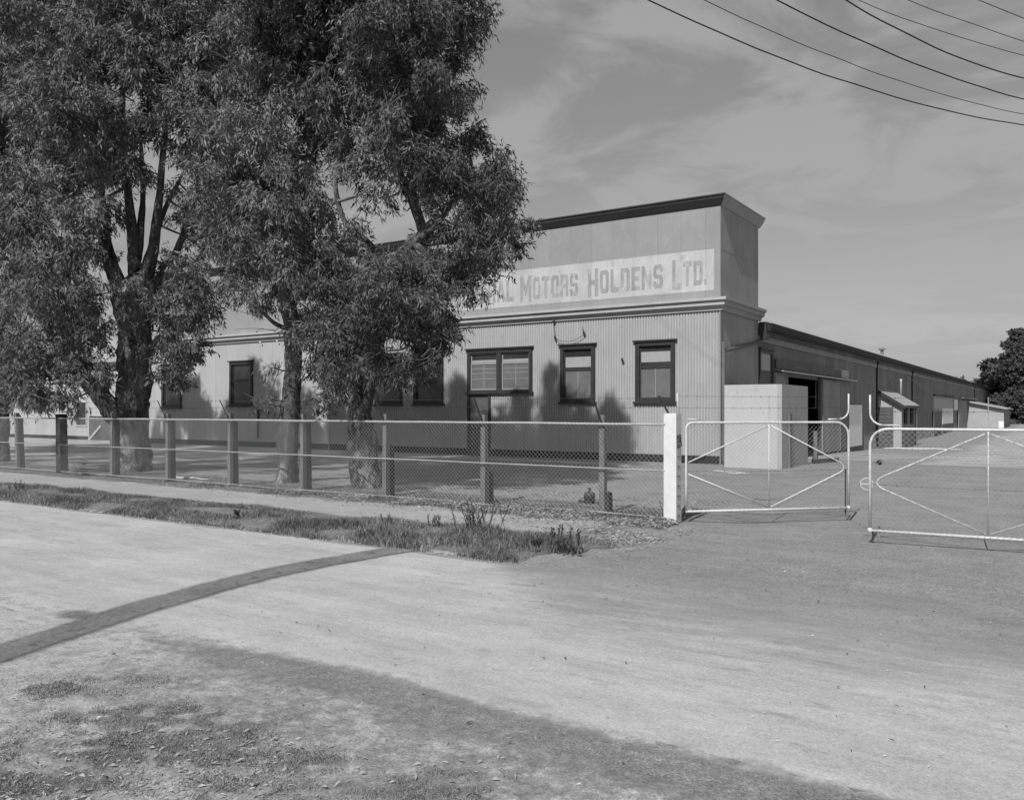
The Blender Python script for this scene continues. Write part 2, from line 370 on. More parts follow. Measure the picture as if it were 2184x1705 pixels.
def wall_side(mb, y0, y1, zf0, zf1, X, openings, pitch, amp, sub=6, m=0):
    """wall facing +X"""
    if amp: n = int((y1-y0)/pitch*sub); ys = [y0+(y1-y0)*i/n for i in range(n+1)]
    else: ys = [y0, y1]
    for o in openings: ys += [o[0], o[1]]
    ys = sorted(set(ys)); ys = [y for y in ys if y0-1e-6 <= y <= y1+1e-6]
    off = lambda y: amp*math.cos(2*math.pi*y/pitch) if amp else 0
    for a, b in zip(ys, ys[1:]):
        if b-a < 1e-5: continue
        c = (a+b)/2; cuts = sorted((o[2], o[3]) for o in openings if o[0] < c < o[1])
        z = zf0
        for (p, q) in cuts+[(zf1, zf1)]:
            if p > z: mb.quad((X+off(a), a, z), (X+off(b), b, z), (X+off(b), b, p), (X+off(a), a, p), m)
            z = max(z, q)

# ------------------------------------------------------------------ the factory front block
ZB, ZC0, ZC1, ZP = .24, 4.50, 4.93, 7.93      # plinth top, cornice bottom/top, parapet top
XL = onY(316, Y0); XS = onY(704, Y0); YD = 27.45
fac = empty('factory_building', ((XL+XC)/2, Y0, 0), 0,
            'corrugated iron factory front with tall flat parapet and painted sign above a dark plinth', 'building')
def fwin(u0, u1, vt, vb, uc=None):
    uc = uc or (u0+u1)/2
    return (onY(u0, Y0), onY(u1, Y0), zY(uc, vb, Y0), zY(uc, vt, Y0))
W = [dict(r=fwin(998, 1136, 745, 836), two=True), dict(r=fwin(1196, 1270, 736, 857)), dict(r=fwin(1356, 1441, 729, 856)),
     dict(r=fwin(883, 947, 750, 861), dark=True), dict(r=fwin(800, 858, 754, 862), dark=True), dict(r=fwin(491, 540, 773, 865), dark=True), dict(r=fwin(346, 388, 776, 869), dark=True)]
for w in W: w['r'] = (w['r'][0], w['r'][1], w['r'][2], 3.71)
FW = .13
dX0, dX1 = onY(998, Y0), onY(1047, Y0); dZ1 = W[0]['r'][2]-.01
ops = []
for w in W:
    a, b, c, d = w['r']; ops.append((a+FW, b-FW, c+.08, d-FW)); w['o'] = ops[-1]
dop = (dX0+.09, dX1-.09, .06, dZ1-.09)
mb = MB()
wall_front(mb, XS, XC, ZB, ZC0+.1, Y0, ops+[dop], .092, .017)
fw1 = mb.build('corrugated_wall', M['corr'], fac, smooth=True)
mb = MB(); wall_front(mb, XL, XS, ZB, ZC0+.1, Y0-.003, ops, .086, 0)
mb.build('flat_wall', M['flat'], fac)
mb = MB()
mb.box(XL, dX0, Y0-.03, Y0+.06, -.15, ZB); mb.box(dX1, XC-.003, Y0-.03, Y0+.06, -.15, ZB)
mb.build('plinth', M['plinth'], fac)
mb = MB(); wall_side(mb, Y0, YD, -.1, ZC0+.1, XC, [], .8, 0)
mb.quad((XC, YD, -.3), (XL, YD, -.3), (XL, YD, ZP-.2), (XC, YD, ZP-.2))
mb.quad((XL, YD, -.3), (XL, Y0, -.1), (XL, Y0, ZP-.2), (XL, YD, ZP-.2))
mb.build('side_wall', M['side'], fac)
mb = MB()      # corner stop and lining strips
mb.box(XC-.02, XC+.025, Y0-.035, Y0+.05, -.1, ZC0)
mb.build('corner_stop', M['shed'], fac)
mb = MB(); mb.box(XL, XC-.02, Y0-.005, Y0+.3, ZC1-.1, ZP-.25)
par = mb.build('parapet', M['parapet'], fac)
mb = MB(); mb.box(XC-.022, XC+.001, Y0-.002, YD, ZC1-.1, ZP-.25)
mb.box(XC+.001, XC+.006, Y0+.05, YD, ZC1+1.42, ZC1+1.435)
mb.build('parapet_end', M['side'], fac)
mb = MB(); mb.quad((XL, Y0+.3, ZP-.3), (XC-.02, Y0+.3, ZP-.3), (XC-.02, YD, ZP-.3), (XL, YD, ZP-.3)); mb.build('flat_roof', M['side'], fac)
def cornice(prof, y0, x0, xend, yend, name, mats, parent, split=None):
    """prof: (projection, z) outline, mitred round the front right corner"""
    mb = MB(); n = len(prof); ring = []
    for (p, z) in prof:
        ring.append([(x0, y0-p, z), (xend+p, y0-p, z), (xend+p, yend, z)])
    for i in range(n):
        a = ring[i]; b = ring[(i+1) % n]
        mb.quad(a[0], a[1], b[1], b[0], 0); mb.quad(a[1], a[2], b[2], b[1], 1 if len(mats) > 1 else 0)
    mb.poly([r[0] for r in ring]); mb.poly([r[2] for r in reversed(ring)], 1 if len(mats) > 1 else 0)
    return mb.build(name, mats, parent)
cornice([(-.02, ZC1), (.06, ZC1-.01), (.25, ZC1-.03), (.25, ZC1-.11), (.21, ZC1-.12), (.21, ZC1-.15), (.18, ZC1-.16), (.18, ZC1-.25), (.13, ZC1-.27), (.08, ZC1-.31), (.06, ZC1-.40), (-.02, ZC1-.40)],
        Y0, XL-.1, XC, YD+.12, 'lower_cornice', [M['mould'], M['sideside']], fac)
cornice([(-.02, ZP), (.21, ZP-.0), (.22, ZP-.015), (.22, ZP-.04), (.185, ZP-.055), (.17, ZP-.12), (.11, ZP-.2), (.06, ZP-.27), (.03, ZP-.31), (-.02, ZP-.32)],
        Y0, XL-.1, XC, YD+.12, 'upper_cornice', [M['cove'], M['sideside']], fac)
mb = MB(); mb.box(XL, XC+.19, Y0-.19, YD+.1, ZP+.003, ZP+.015); mb.build('capping', M['sideside'], fac)

# painted sign
GL = {
 'O': [[(0,1),(1,0),(2,0),(2,8),(1,8),(0,7)],[(4,0),(5,0),(6,1),(6,7),(5,8),(4,8)],[(2,0),(4,0),(4,1.5),(2,1.5)],[(2,6.5),(4,6.5),(4,8),(2,8)]],
 'D': [[(0,0),(2,0),(2,8),(0,8)],[(4,0),(5,0),(6,1),(6,7),(5,8),(4,8)],[(2,0),(4,0),(4,1.5),(2,1.5)],[(2,6.5),(4,6.5),(4,8),(2,8)]],
 'G': [[(0,1),(1,0),(2,0),(2,8),(1,8),(0,7)],[(4,5.5),(6,5.5),(6,7),(5,8),(4,8)],[(4,0),(5,0),(6,1),(6,4),(4,4)],[(3.2,2.8),(4,2.8),(4,4),(3.2,4)],[(2,0),(4,0),(4,1.5),(2,1.5)],[(2,6.5),(4,6.5),(4,8),(2,8)]],
 'E': [[(0,0),(2,0),(2,8),(0,8)],[(2,0),(5.5,0),(5.5,1.5),(2,1.5)],[(2,3.3),(4.8,3.3),(4.8,4.7),(2,4.7)],[(2,6.5),(5.5,6.5),(5.5,8),(2,8)]],
 'L': [[(0,0),(2,0),(2,8),(0,8)],[(2,0),(5.6,0),(5.6,1.6),(2,1.6)]],
 'T': [[(0,6.5),(6,6.5),(6,8),(0,8)],[(2,0),(4,0),(4,6.5),(2,6.5)]],
 'H': [[(0,0),(2,0),(2,8),(0,8)],[(4.4,0),(6.4,0),(6.4,8),(4.4,8)],[(2,3.3),(4.4,3.3),(4.4,4.7),(2,4.7)]],
 'N': [[(0,0),(1.8,0),(1.8,8),(0,8)],[(4.4,0),(6.2,0),(6.2,8),(4.4,8)],[(1.8,5),(4.4,0),(4.4,3),(1.8,8)]],
 'M': [[(0,0),(2,0),(2,8),(0,8)],[(6,0),(8,0),(8,8),(6,8)],[(2,5),(4,1.5),(4,4.5),(2,8)],[(4,1.5),(6,5),(6,8),(4,4.5)]],
 'R': [[(0,0),(2,0),(2,8),(0,8)],[(2,6.5),(4,6.5),(4,8),(2,8)],[(4,3.8),(5.3,3.8),(6,4.6),(6,7),(5,8),(4,8)],[(2,3.2),(4,3.2),(4,4.5),(2,4.5)],[(4,0),(6,0),(5.3,3.8),(4,3.8)]],
 'A': [[(0,0),(1.9,0),(3,6),(3,8),(2,8)],[(4.1,0),(6,0),(4,8),(3,8),(3,6)],[(2.193,1.6),(3.807,1.6),(3.587,2.8),(2.413,2.8)]],
 'S': [[(0,6.5),(6,6.5),(6,7),(5,8),(1,8),(0,7)],[(0,4.6),(2,4.6),(2,6.5),(0,6.5)],[(.8,3.4),(6,3.4),(5.2,4.6),(0,4.6)],[(4,1.5),(6,1.5),(6,3.4),(4,3.4)],[(1,0),(5,0),(6,1),(6,1.5),(0,1.5),(0,1)],[(4,5.6),(6,5.6),(6,6.5),(4,6.5)],[(0,1.5),(2,1.5),(2,2.4),(0,2.4)]],
 '.': [[(0,0),(1.7,0),(1.7,1.7),(0,1.7)]]}
SX0, SX1 = onY(948, Y0), onY(1523, Y0)
mb = MB(); mb.box(SX0, SX1, Y0-.009, Y0-.004, 5.14, 6.36)
sgn = mb.build('sign_panel', M['sign'], fac)
mb = MB()
def word(txt, ua, ub):
    xa, xb = onY(ua, Y0), onY(ub, Y0); adv = 0; lay = []
    for i, ch in enumerate(txt):
        w = max(p[0] for q in GL[ch] for p in q); k = 1.12 if i == 0 else 1.0
        lay.append((ch, adv, k, i == 0)); adv += w*k+1.15
    s = (xb-xa)/(adv-1.15)
    for ch, a, k, first in lay:
        z0, h = (5.25, .90) if first else (5.33, .73)
        for q in GL[ch]:
            mb.prism([(xa+(a+p[0]*k)*s, z0+p[1]/8*h) for p in q], Y0-.0125, Y0-.0092)
word('GENERAL', 966, 1096); word('MOTORS', 1110, 1233); word('HOLDENS', 1254, 1414); word('LTD.', 1434, 1508)
mb.build('lettering', M['letter'], sgn)

# windows
def window(w, Y=Y0, parent=fac):
    a, b, c, d = w['r']; oa, ob, oc, od = w['o']
    fr = MB(); y0, y1 = Y-.055, Y+.05
    fr.box(a, oa, y0, y1, c, d); fr.box(ob, b, y0, y1, c, d)
    fr.box(oa, ob, y0, y1, od, d); fr.box(oa, ob, y0, y1, c, oc)
    fr.box(a-.07, b+.07, y0-.05, Y+.02, d+.002, d+.05); fr.box(a-.06, b+.06, y0-.05, Y+.02, c-.06, c-.002)
    for (p, q) in (((a+.03, a+.045)), ((b-.045, b-.03))): fr.box(p, q, y0-.012, y0-.002, c, d)
    fr.box(a+.05, b-.05, y0-.012, y0-.002, d-.05, d-.035)
    cells = [(oa, ob)]
    if w.get('two'):
        m_ = (oa+ob)/2; fr.box(m_-.1, m_+.1, y0, y1, oc, od); cells = [(oa, m_-.1), (m_+.1, ob)]
    f = fr.build('window', M['darkpaint'], parent)
    sash = MB(); gl = MB(); scr = MB(); bl = MB(); bars = MB()
    for (p, q) in cells:
        s = .045; h = od-oc; mid = od-h*(.27 if w.get('two') else .40)
        for (z0, z1, yy) in ((oc, mid, Y+.0), (mid, od, Y+.012)):
            sash.box(p, p+s, yy, yy+.03, z0, z1); sash.box(q-s, q, yy, yy+.03, z0, z1)
            sash.box(p+s, q-s, yy, yy+.03, z0, z0+s); sash.box(p+s, q-s, yy, yy+.03, z1-s, z1)
        gl.quad((p+s, Y+.03, mid+s), (q-s, Y+.03, mid+s), (q-s, Y+.03, od-s), (p+s, Y+.03, od-s))
        if not w.get('dark'):
            if w.get('two'): bl.box(p+s, q-s, Y+.022, Y+.027, mid+s, mid+s+.07)
            else: bl.box(p+s, q-s, Y+.022, Y+.027, mid+s+.12*w['k'], mid+s+.34+.1*w['k'])
        scr.quad((p+s, Y+.02, oc+s), (q-s, Y+.02, oc+s), (q-s, Y+.02, mid-s), (p+s, Y+.02, mid-s))
        c_ = (p+q)/2
        bars.box(c_-.012, c_+.012, Y+.012, Y+.018, oc+s, mid-s)
        if w.get('two'):
            for t in (.38, .62, .8): bars.box(p+s, q-s, Y+.010, Y+.0115, oc+s+(mid-oc-2*s)*t, oc+s+(mid-oc-2*s)*t+.025)
    sash.build('sash', M['darkpaint'] if not w.get('two') else M['bar'], f)
    gl.build('glass_pane', M['glass'], f)
    scr.build('fly_screen', M['screen'] if not w.get('dark') else M['glass'], f)
    if bl.v: bl.build('blind', M['blind'], f)
    if not w.get('dark'): bars.build('glazing_bar', M['bar'], f)
for i, w in enumerate(W): w['k'] = (0, .2, .9)[i] if i < 3 else 0; window(w)
# door under the double window
fr = MB(); fr.box(dX0, dop[0], Y0-.05, Y0+.05, .0, dZ1); fr.box(dop[1], dX1, Y0-.05, Y0+.05, .0, dZ1); fr.box(dop[0], dop[1], Y0-.05, Y0+.05, dop[3], dZ1); fr.box(dX0-.04, dX1+.04, Y0-.25, Y0-.05, -.02, .04)
dr = fr.build('door_frame', M['darkpaint'], fac)
lf = MB(); lf.box(dop[0]+.005, dop[1]-.005, Y0+.005, Y0+.045, .05, dop[3]-.004)
n = 4; hh = (dop[3]-.25)/n
for i in range(n): lf.box(dop[0]+.1, dop[1]-.1, Y0-.006, Y0+.004, .15+i*hh, .15+i*hh+hh*.8)
d_ = lf.build('door', M['door'], fac)
kn = MB(); kn.lathe((dop[1]-.1, Y0-.03, 1.0), [(.02, -.02), (.03, 0), (.02, .02)], 10); kn.build('handle', M['pipe'], d_)
# downpipes and wall fittings
def pipe(path, r, name, mat, parent, n=10):
    q = MB(); q.tube(path, r, n); return q.build(name, mat, parent, smooth=True)
xd = XC+.075
pz = zY(1548, 742, Y0)
pipe([(xd+.04, Y0-.03, -.02), (xd+.04, Y0+.0, .10), (xd, Y0+.03, .22), (xd, Y0+.03, 3.6)], .055, 'downpipe', M['door'], fac, 12)
zz0 = zX(1545, 748, XC); zz1 = zX(1610, 731, XC)
pipe([(XC+.07, Y0+.1, zz0-.05), (XC+.07, Y0+.22, zz0), (XC+.07, YD-.05, zz1+.05), (XC+.12, YD+.2, zz1+.25)], .055, 'cross_pipe', M['door'], fac, 12)
pipe([(XS, Y0-.06, -.02), (XS, Y0-.06, zY(704, 868, Y0))], .035, 'downpipe', M['mould'], fac)
x_ = onY(552, Y0); pipe([(x_, Y0-.05, zY(552, 934, Y0)), (x_, Y0-.05, zY(552, 869, Y0))], .045, 'conduit', M['darkpaint'], fac)
pipe([(XL+.05, Y0-.07, .0), (XL+.05, Y0-.07, 4.5)], .04, 'downpipe', M['shed'], fac)
def insulator(u, v, name='insulator'):
    q = MB(); x, z = onY(u, Y0), zY(u, v, Y0)
    q.tube([(x, Y0, z-.06), (x, Y0-.09, z-.06), (x, Y0-.1, z)], .012, 6)
    q.lathe((x, Y0-.1, z), [(.03, 0), (.045, .03), (.025, .05), (.04, .07), (.02, .1)], 10)
    return q.build(name, M['iron'], fac, smooth=True)
for (u, v) in ((1184, 688), (1187, 722), (1248, 712), (552, 711), (475, 716), (1330, 770)): insulator(u, v)
def drape(p, q, sag, r, name, mat, parent=None, n=16):
    p = Vector(p); q = Vector(q); pts = []
    for i in range(n+1):
        t = i/n; s = p.lerp(q, t); s.z -= sag*4*t*(1-t); pts.append(s)
    m_ = MB(); m_.tube(pts, r, 5); return m_.build(name, mat, parent)
A = (onY(1187, Y0), Y0-.1, zY(1187, 722, Y0)); B = (onY(1248, Y0), Y0-.1, zY(1248, 714, Y0))
drape(A, B, .16, .008, 'service_wire', M['cable'], fac)
drape((onY(1184, Y0), Y0-.1, zY(1184, 690, Y0)), A, 0, .008, 'service_wire', M['cable'], fac, 3)
drape((onY(1244, Y0), Y0-.04, zY(1244, 697, Y0)), B, 0.03, .008, 'service_wire', M['cable'], fac, 5)
# white rust spot plates along the dark underside further left
for u in (560, 596, 641):
    q = MB(); x = onY(u, Y0); q.lathe((x, Y0-.13, 4.47), [(.03, 0), (.04, .03), (.02, .06)], 8); q.build('light_fitting', M['white'], fac)

# ------------------------------------------------------------------ the low wing on the far left
YW = Y0+.7; XW = -62
wing = empty('factory_wing', ((XL+XW)/2, YW, 0), 0, 'low pale sheet iron wing with a dark braced door, far left behind the trees', 'building')
wa = (onY(163, YW), onY(186, YW), zY(175, 909, YW), zY(175, 855, YW)); da = (onY(190, YW), onY(246, YW), .02, zY(200, 884, YW))
mb = MB(); wall_front(mb, XW, XL-.02, .2, 4.1, YW, [(wa[0]+.08, wa[1]-.08, wa[2]+.08, wa[3]-.08), (da[0]+.08, da[1]-.08, 0, da[3]-.08)], .086, 0)
mb.build('flat_wall', M['flat'], wing)
mb = MB(); mb.box(XW, da[0], YW-.03, YW+.05, -.2, .2); mb.box(da[1], XL-.02, YW-.03, YW+.05, -.2, .2); mb.build('plinth', M['plinth'], wing)
mb = MB(); mb.hexa([(XW, YW-.35, 4.05), (XL-.12, YW-.35, 4.05), (XL-.12, YW+8, 6.3), (XW, YW+8, 6.3), (XW, YW-.35, 4.13), (XL-.12, YW-.35, 4.13), (XL-.12, YW+8, 6.38), (XW, YW+8, 6.38)]); mb.build('roof', M['roof'], wing)
mb = MB(); mb.box(wa[0], wa[0]+.08, YW-.04, YW+.05, wa[2], wa[3]); mb.box(wa[1]-.08, wa[1], YW-.04, YW+.05, wa[2], wa[3]); mb.box(wa[0]+.08, wa[1]-.08, YW-.04, YW+.05, wa[3]-.08, wa[3]); mb.box(wa[0]+.08, wa[1]-.08, YW-.04, YW+.05, wa[2], wa[2]+.08)
f = mb.build('window', M['mould'], wing)
mb = MB(); mb.box(wa[0]+.08, wa[1]-.08, YW, YW+.02, wa[2]+.08, wa[3]-.08); mb.build('glass_pane', M['glass'], f)
mb = MB(); mb.box(da[0], da[0]+.08, YW-.05, YW+.05, 0, da[3]); mb.box(da[1]-.08, da[1], YW-.05, YW+.05, 0, da[3]); mb.box(da[0]+.08, da[1]-.08, YW-.05, YW+.05, da[3]-.08, da[3])
mb.build('door_frame', M['mould'], wing)
mb = MB(); mb.box(da[0]+.08, da[1]-.08, YW+.0, YW+.04, .02, da[3]-.08); d_ = mb.build('door', M['door'], wing)
mb = MB(); mb.bar((da[0]+.1, YW-.03, .05), (onY(216, YW), YW-.03, zY(216, 908, YW)), .12, .04, up=(0, 1, 0)); mb.build('brace', M['mould'], d_)

# ------------------------------------------------------------------ long shed
YE = 134.0; XH = XC-.02
shed = empty('long_shed', (XH-5, (YD+YE)/2, 0), 0, 'very long low corrugated iron shed running back from the factory front, gutter along its eave', 'building')
ZEA = 4.28
def szone(u0, u1, vt, vb, X=XH):
    y0, y1 = onX(u0, X), onX(u1, X); um = (u0+u1)/2
    return y0, y1, zX(um, vb, X), zX(um, vt, X)
z5 = lambda x, y: (1535.4+x*.2969, 665.4+y*.2969)
# openings
yA0, yA1 = onX(1618, XH), onX(1646, XH)             # part-glazed door by the corner
opA = (yA0, yA1, -.1, zX(1632, 747, XH))
yB0, yB1 = onX(z5(490, 0)[0], XH), onX(z5(725, 0)[0], XH)
ztopB = zX(z5(600, 0)[0], z5(600, 478)[1], XH)
opB = (yB0, yB1, GRADE-.05, ztopB)
yC0, yC1 = onX(z5(1778, 0)[0], XH), onX(z5(1812, 0)[0], XH)
opC = (yC0, yC1, -.4, zX(z5(1795, 0)[0], z5(1795, 640)[1], XH))
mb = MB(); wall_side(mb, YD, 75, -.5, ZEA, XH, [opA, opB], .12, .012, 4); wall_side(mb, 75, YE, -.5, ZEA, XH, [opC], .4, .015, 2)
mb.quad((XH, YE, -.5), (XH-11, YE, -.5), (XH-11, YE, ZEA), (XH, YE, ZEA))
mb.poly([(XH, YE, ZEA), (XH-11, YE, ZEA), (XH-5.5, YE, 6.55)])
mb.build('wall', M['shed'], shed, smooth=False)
mb = MB()
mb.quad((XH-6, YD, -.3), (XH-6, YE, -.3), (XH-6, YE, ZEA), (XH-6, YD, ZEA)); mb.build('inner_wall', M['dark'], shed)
mb = MB()
ov = .28
mb.hexa([(XH+ov, YD+.1, ZEA-.02), (XH+ov, YE+.3, ZEA-.02), (XH-5.5, YE+.3, 6.62), (XH-5.5, YD+.1, 6.62), (XH+ov, YD+.1, ZEA+.03), (XH+ov, YE+.3, ZEA+.03), (XH-5.5, YE+.3, 6.67), (XH-5.5, YD+.1, 6.67)])
mb.hexa([(XH-11.3, YD+.1, ZEA-.02), (XH-5.5, YD+.1, 6.62), (XH-5.5, YE+.3, 6.62), (XH-11.3, YE+.3, ZEA-.02), (XH-11.3, YD+.1, ZEA+.03), (XH-5.5, YD+.1, 6.67), (XH-5.5, YE+.3, 6.67), (XH-11.3, YE+.3, ZEA+.03)])
mb.build('roof', M['roof'], shed)
mb = MB(); mb.prism([(XH+ov+.003, ZEA+.18), (XH+ov+.15, ZEA+.18), (XH+ov+.15, ZEA+.0), (XH+ov+.1, ZEA-.08), (XH+ov+.003, ZEA-.08)], YD+.1, YE+.3)
mb.build('gutter', M['plinth'], shed)
mb = MB(); mb.box(XH+.02, XH+.06, YD, YE, ZEA-.42, ZEA-.22); mb.build('eave_board', M['side'], shed)
mb = MB(); mb.box(XH+.03, XH+ov, YD+.02, YD+.35, ZEA-.35, ZEA+.22); mb.build('rainwater_head', M['darkpaint'], shed)
mb = MB(); mb.lathe((XH-5.5, 82, 6.5), [(.14, 0), (.14, .55), (.3, .57), (.3, .7), (.1, .75)], 12); mb.build('roof_vent', M['shed'], shed)
for uu in (z5(1375, 0)[0], z5(1826, 0)[0], z5(1120, 0)[0]):
    y = onX(uu, XH); pipe([(XH+.12, y, ZEA-.1), (XH+.06, y, ZEA-.4), (XH+.06, y, -.2)], .05, 'downpipe', M['darkpaint'], shed, 8)
y = onX(z5(1298, 0)[0], XH)
# part-glazed door
mb = MB(); e = .1
mb.box(XH-.02, XH+.06, yA0, yA0+e, -.2, opA[3]); mb.box(XH-.02, XH+.06, yA1-e, yA1, -.2, opA[3]); mb.box(XH-.02, XH+.06, yA0+e, yA1-e, opA[3]-e, opA[3]); mb.box(XH-.02, XH+.12, yA0-.08, yA1+.08, opA[3]+.002, opA[3]+.06)
mb.build('door_frame', M['darkpaint'], shed)
zg = zX(1632, 790, XH)
mb = MB(); mb.box(XH-.02, XH+.02, yA0+e, yA1-e, -.2, zg); mb.box(XH-.02, XH+.02, yA0+e, yA0+e+.1, zg, opA[3]-e); mb.box(XH-.02, XH+.02, yA1-e-.1, yA1-e, zg, opA[3]-e)
d_ = mb.build('door', M['door'], shed)
mb = MB(); mb.box(XH-.01, XH+.005, yA0+e+.1, yA1-e-.1, zg, opA[3]-e); mb.build('glass_pane', M['mould'], d_)
# sliding doors: header, track, leaves
yT0, yT1 = onX(z5(385, 0)[0], XH), onX(z5(935, 0)[0], XH)
zt = zX(z5(385, 0)[0], z5(0, 398)[1], XH+.3)
zt = zX(z5(640, 0)[0], z5(0, 437)[1], XH+.25)
mb = MB(); mb.hexa([(XH+.01, yT0, zt-.02), (XH+.34, yT0, zt-.10), (XH+.34, yT1, zt-.10), (XH+.01, yT1, zt-.02), (XH+.01, yT0, zt+.02), (XH+.34, yT0, zt-.05), (XH+.34, yT1, zt-.05), (XH+.01, yT1, zt+.02)])
mb.build('track_hood', M['roof'], shed)
mb = MB(); mb.box(XH+.02, XH+.10, yT0, yT1-2.2, zt+.025, zt+.36); mb.build('header_board', M['door'], shed)
y0, y1 = onX(z5(792, 0)[0], XH), onX(z5(920, 0)[0], XH)
mb = MB(); mb.box(XH+.02, XH+.035, y0, y1, zt+.03, zt+.40); mb.build('patch_sheet', M['mould'], shed)
def leaf_panel(x0, x1, vt, vb, name, mat, off=.13, th=.05, frame=True):
    ya, yb = onX(z5(x0, 0)[0], XH+off), onX(z5(x1, 0)[0], XH+off); um = z5((x0+x1)/2, 0)[0]
    za, zb = zX(um, z5(0, vb)[1], XH+off), zX(um, z5(0, vt)[1], XH+off)
    q = MB(); q.box(XH+off-th, XH+off, ya, yb, za, zb)
    o = q.build(name, mat, shed)
    if frame:
        q = MB(); t = .09
        q.box(XH+off+.002, XH+off+.02, ya, ya+t, za, zb); q.box(XH+off+.002, XH+off+.02, yb-t, yb, za, zb); q.box(XH+off+.002, XH+off+.02, ya+t, yb-t, zb-t, zb)
        q.build('rail', M['shed'], o)
    return o
leaf_panel(395, 478, 436, 1040, 'fixed_panel', M['doorpale'], .10)
leaf_panel(738, 866, 488, 1003, 'sliding_door', M['doorpale'], .16)
leaf_panel(692, 722, 492, 690, 'door_leaf_edge', M['mould'], -.1, .04, False)
leaf_panel(723, 736, 470, 1015, 'jamb', M['door'], .12, .1, False)
leaf_panel(868, 922, 492, 985, 'wall_sheet', M['shed'], .06, .04, False)
leaf_panel(931, 1022, 666, 962, 'pale_sheet', M['white'], .12, .03, False)
leaf_panel(1536, 1676, 606, 800, 'doorway_panel', M['render'], .05, .04, False)
leaf_panel(1600, 1676, 690, 800, 'white_panel', M['white'], .09, .03, False)
leaf_panel(1536, 1596, 706, 900, 'door', M['door'], .12, .04, True)
leaf_panel(1684, 1716, 628, 704, 'white_notice', M['white'], .07, .03, False)
leaf_panel(1716, 1776, 632, 880, 'sliding_door', M['doorpale'], .14, .05, True)
ya, yb = onX(z5(1715, 0)[0], XH), onX(z5(1822, 0)[0], XH); zt2 = zX(z5(1760, 0)[0], z5(0, 618)[1], XH+.2)
mb = MB(); mb.box(XH+.02, XH+.4, ya, yb, zt2-.04, zt2+.04); mb.build('track_hood', M['roof'], shed)
ya, yb = onX(z5(1530, 0)[0], XH), onX(z5(1680, 0)[0], XH); zt3 = zX(z5(1600, 0)[0], z5(0, 607)[1], XH+.1)
mb = MB(); mb.box(XH+.02, XH+.18, ya, yb, zt3-.02, zt3+.12); mb.build('lintel', M['darkpaint'], shed)
drape((XH+.3, onX(z5(1245, 0)[0], XH), zX(z5(1245, 0)[0], z5(0, 412)[1], XH)), (XH+.15, onX(z5(1600, 0)[0], XH), zX(z5(1600, 0)[0], z5(0, 606)[1], XH)), .25, .012, 'stay_wire', M['pipe'], shed)
for (x, z) in ((1222, 515), (1104, 522), (1100, 575), (1400, 495)):
    mb = MB(); u, v = z5(x, z); mb.lathe((XH+.06, onX(u, XH), zX(u, v, XH)), [(.03, 0), (.05, .04), (.03, .08)], 8); mb.build('wall_fitting', M['mould'], shed)

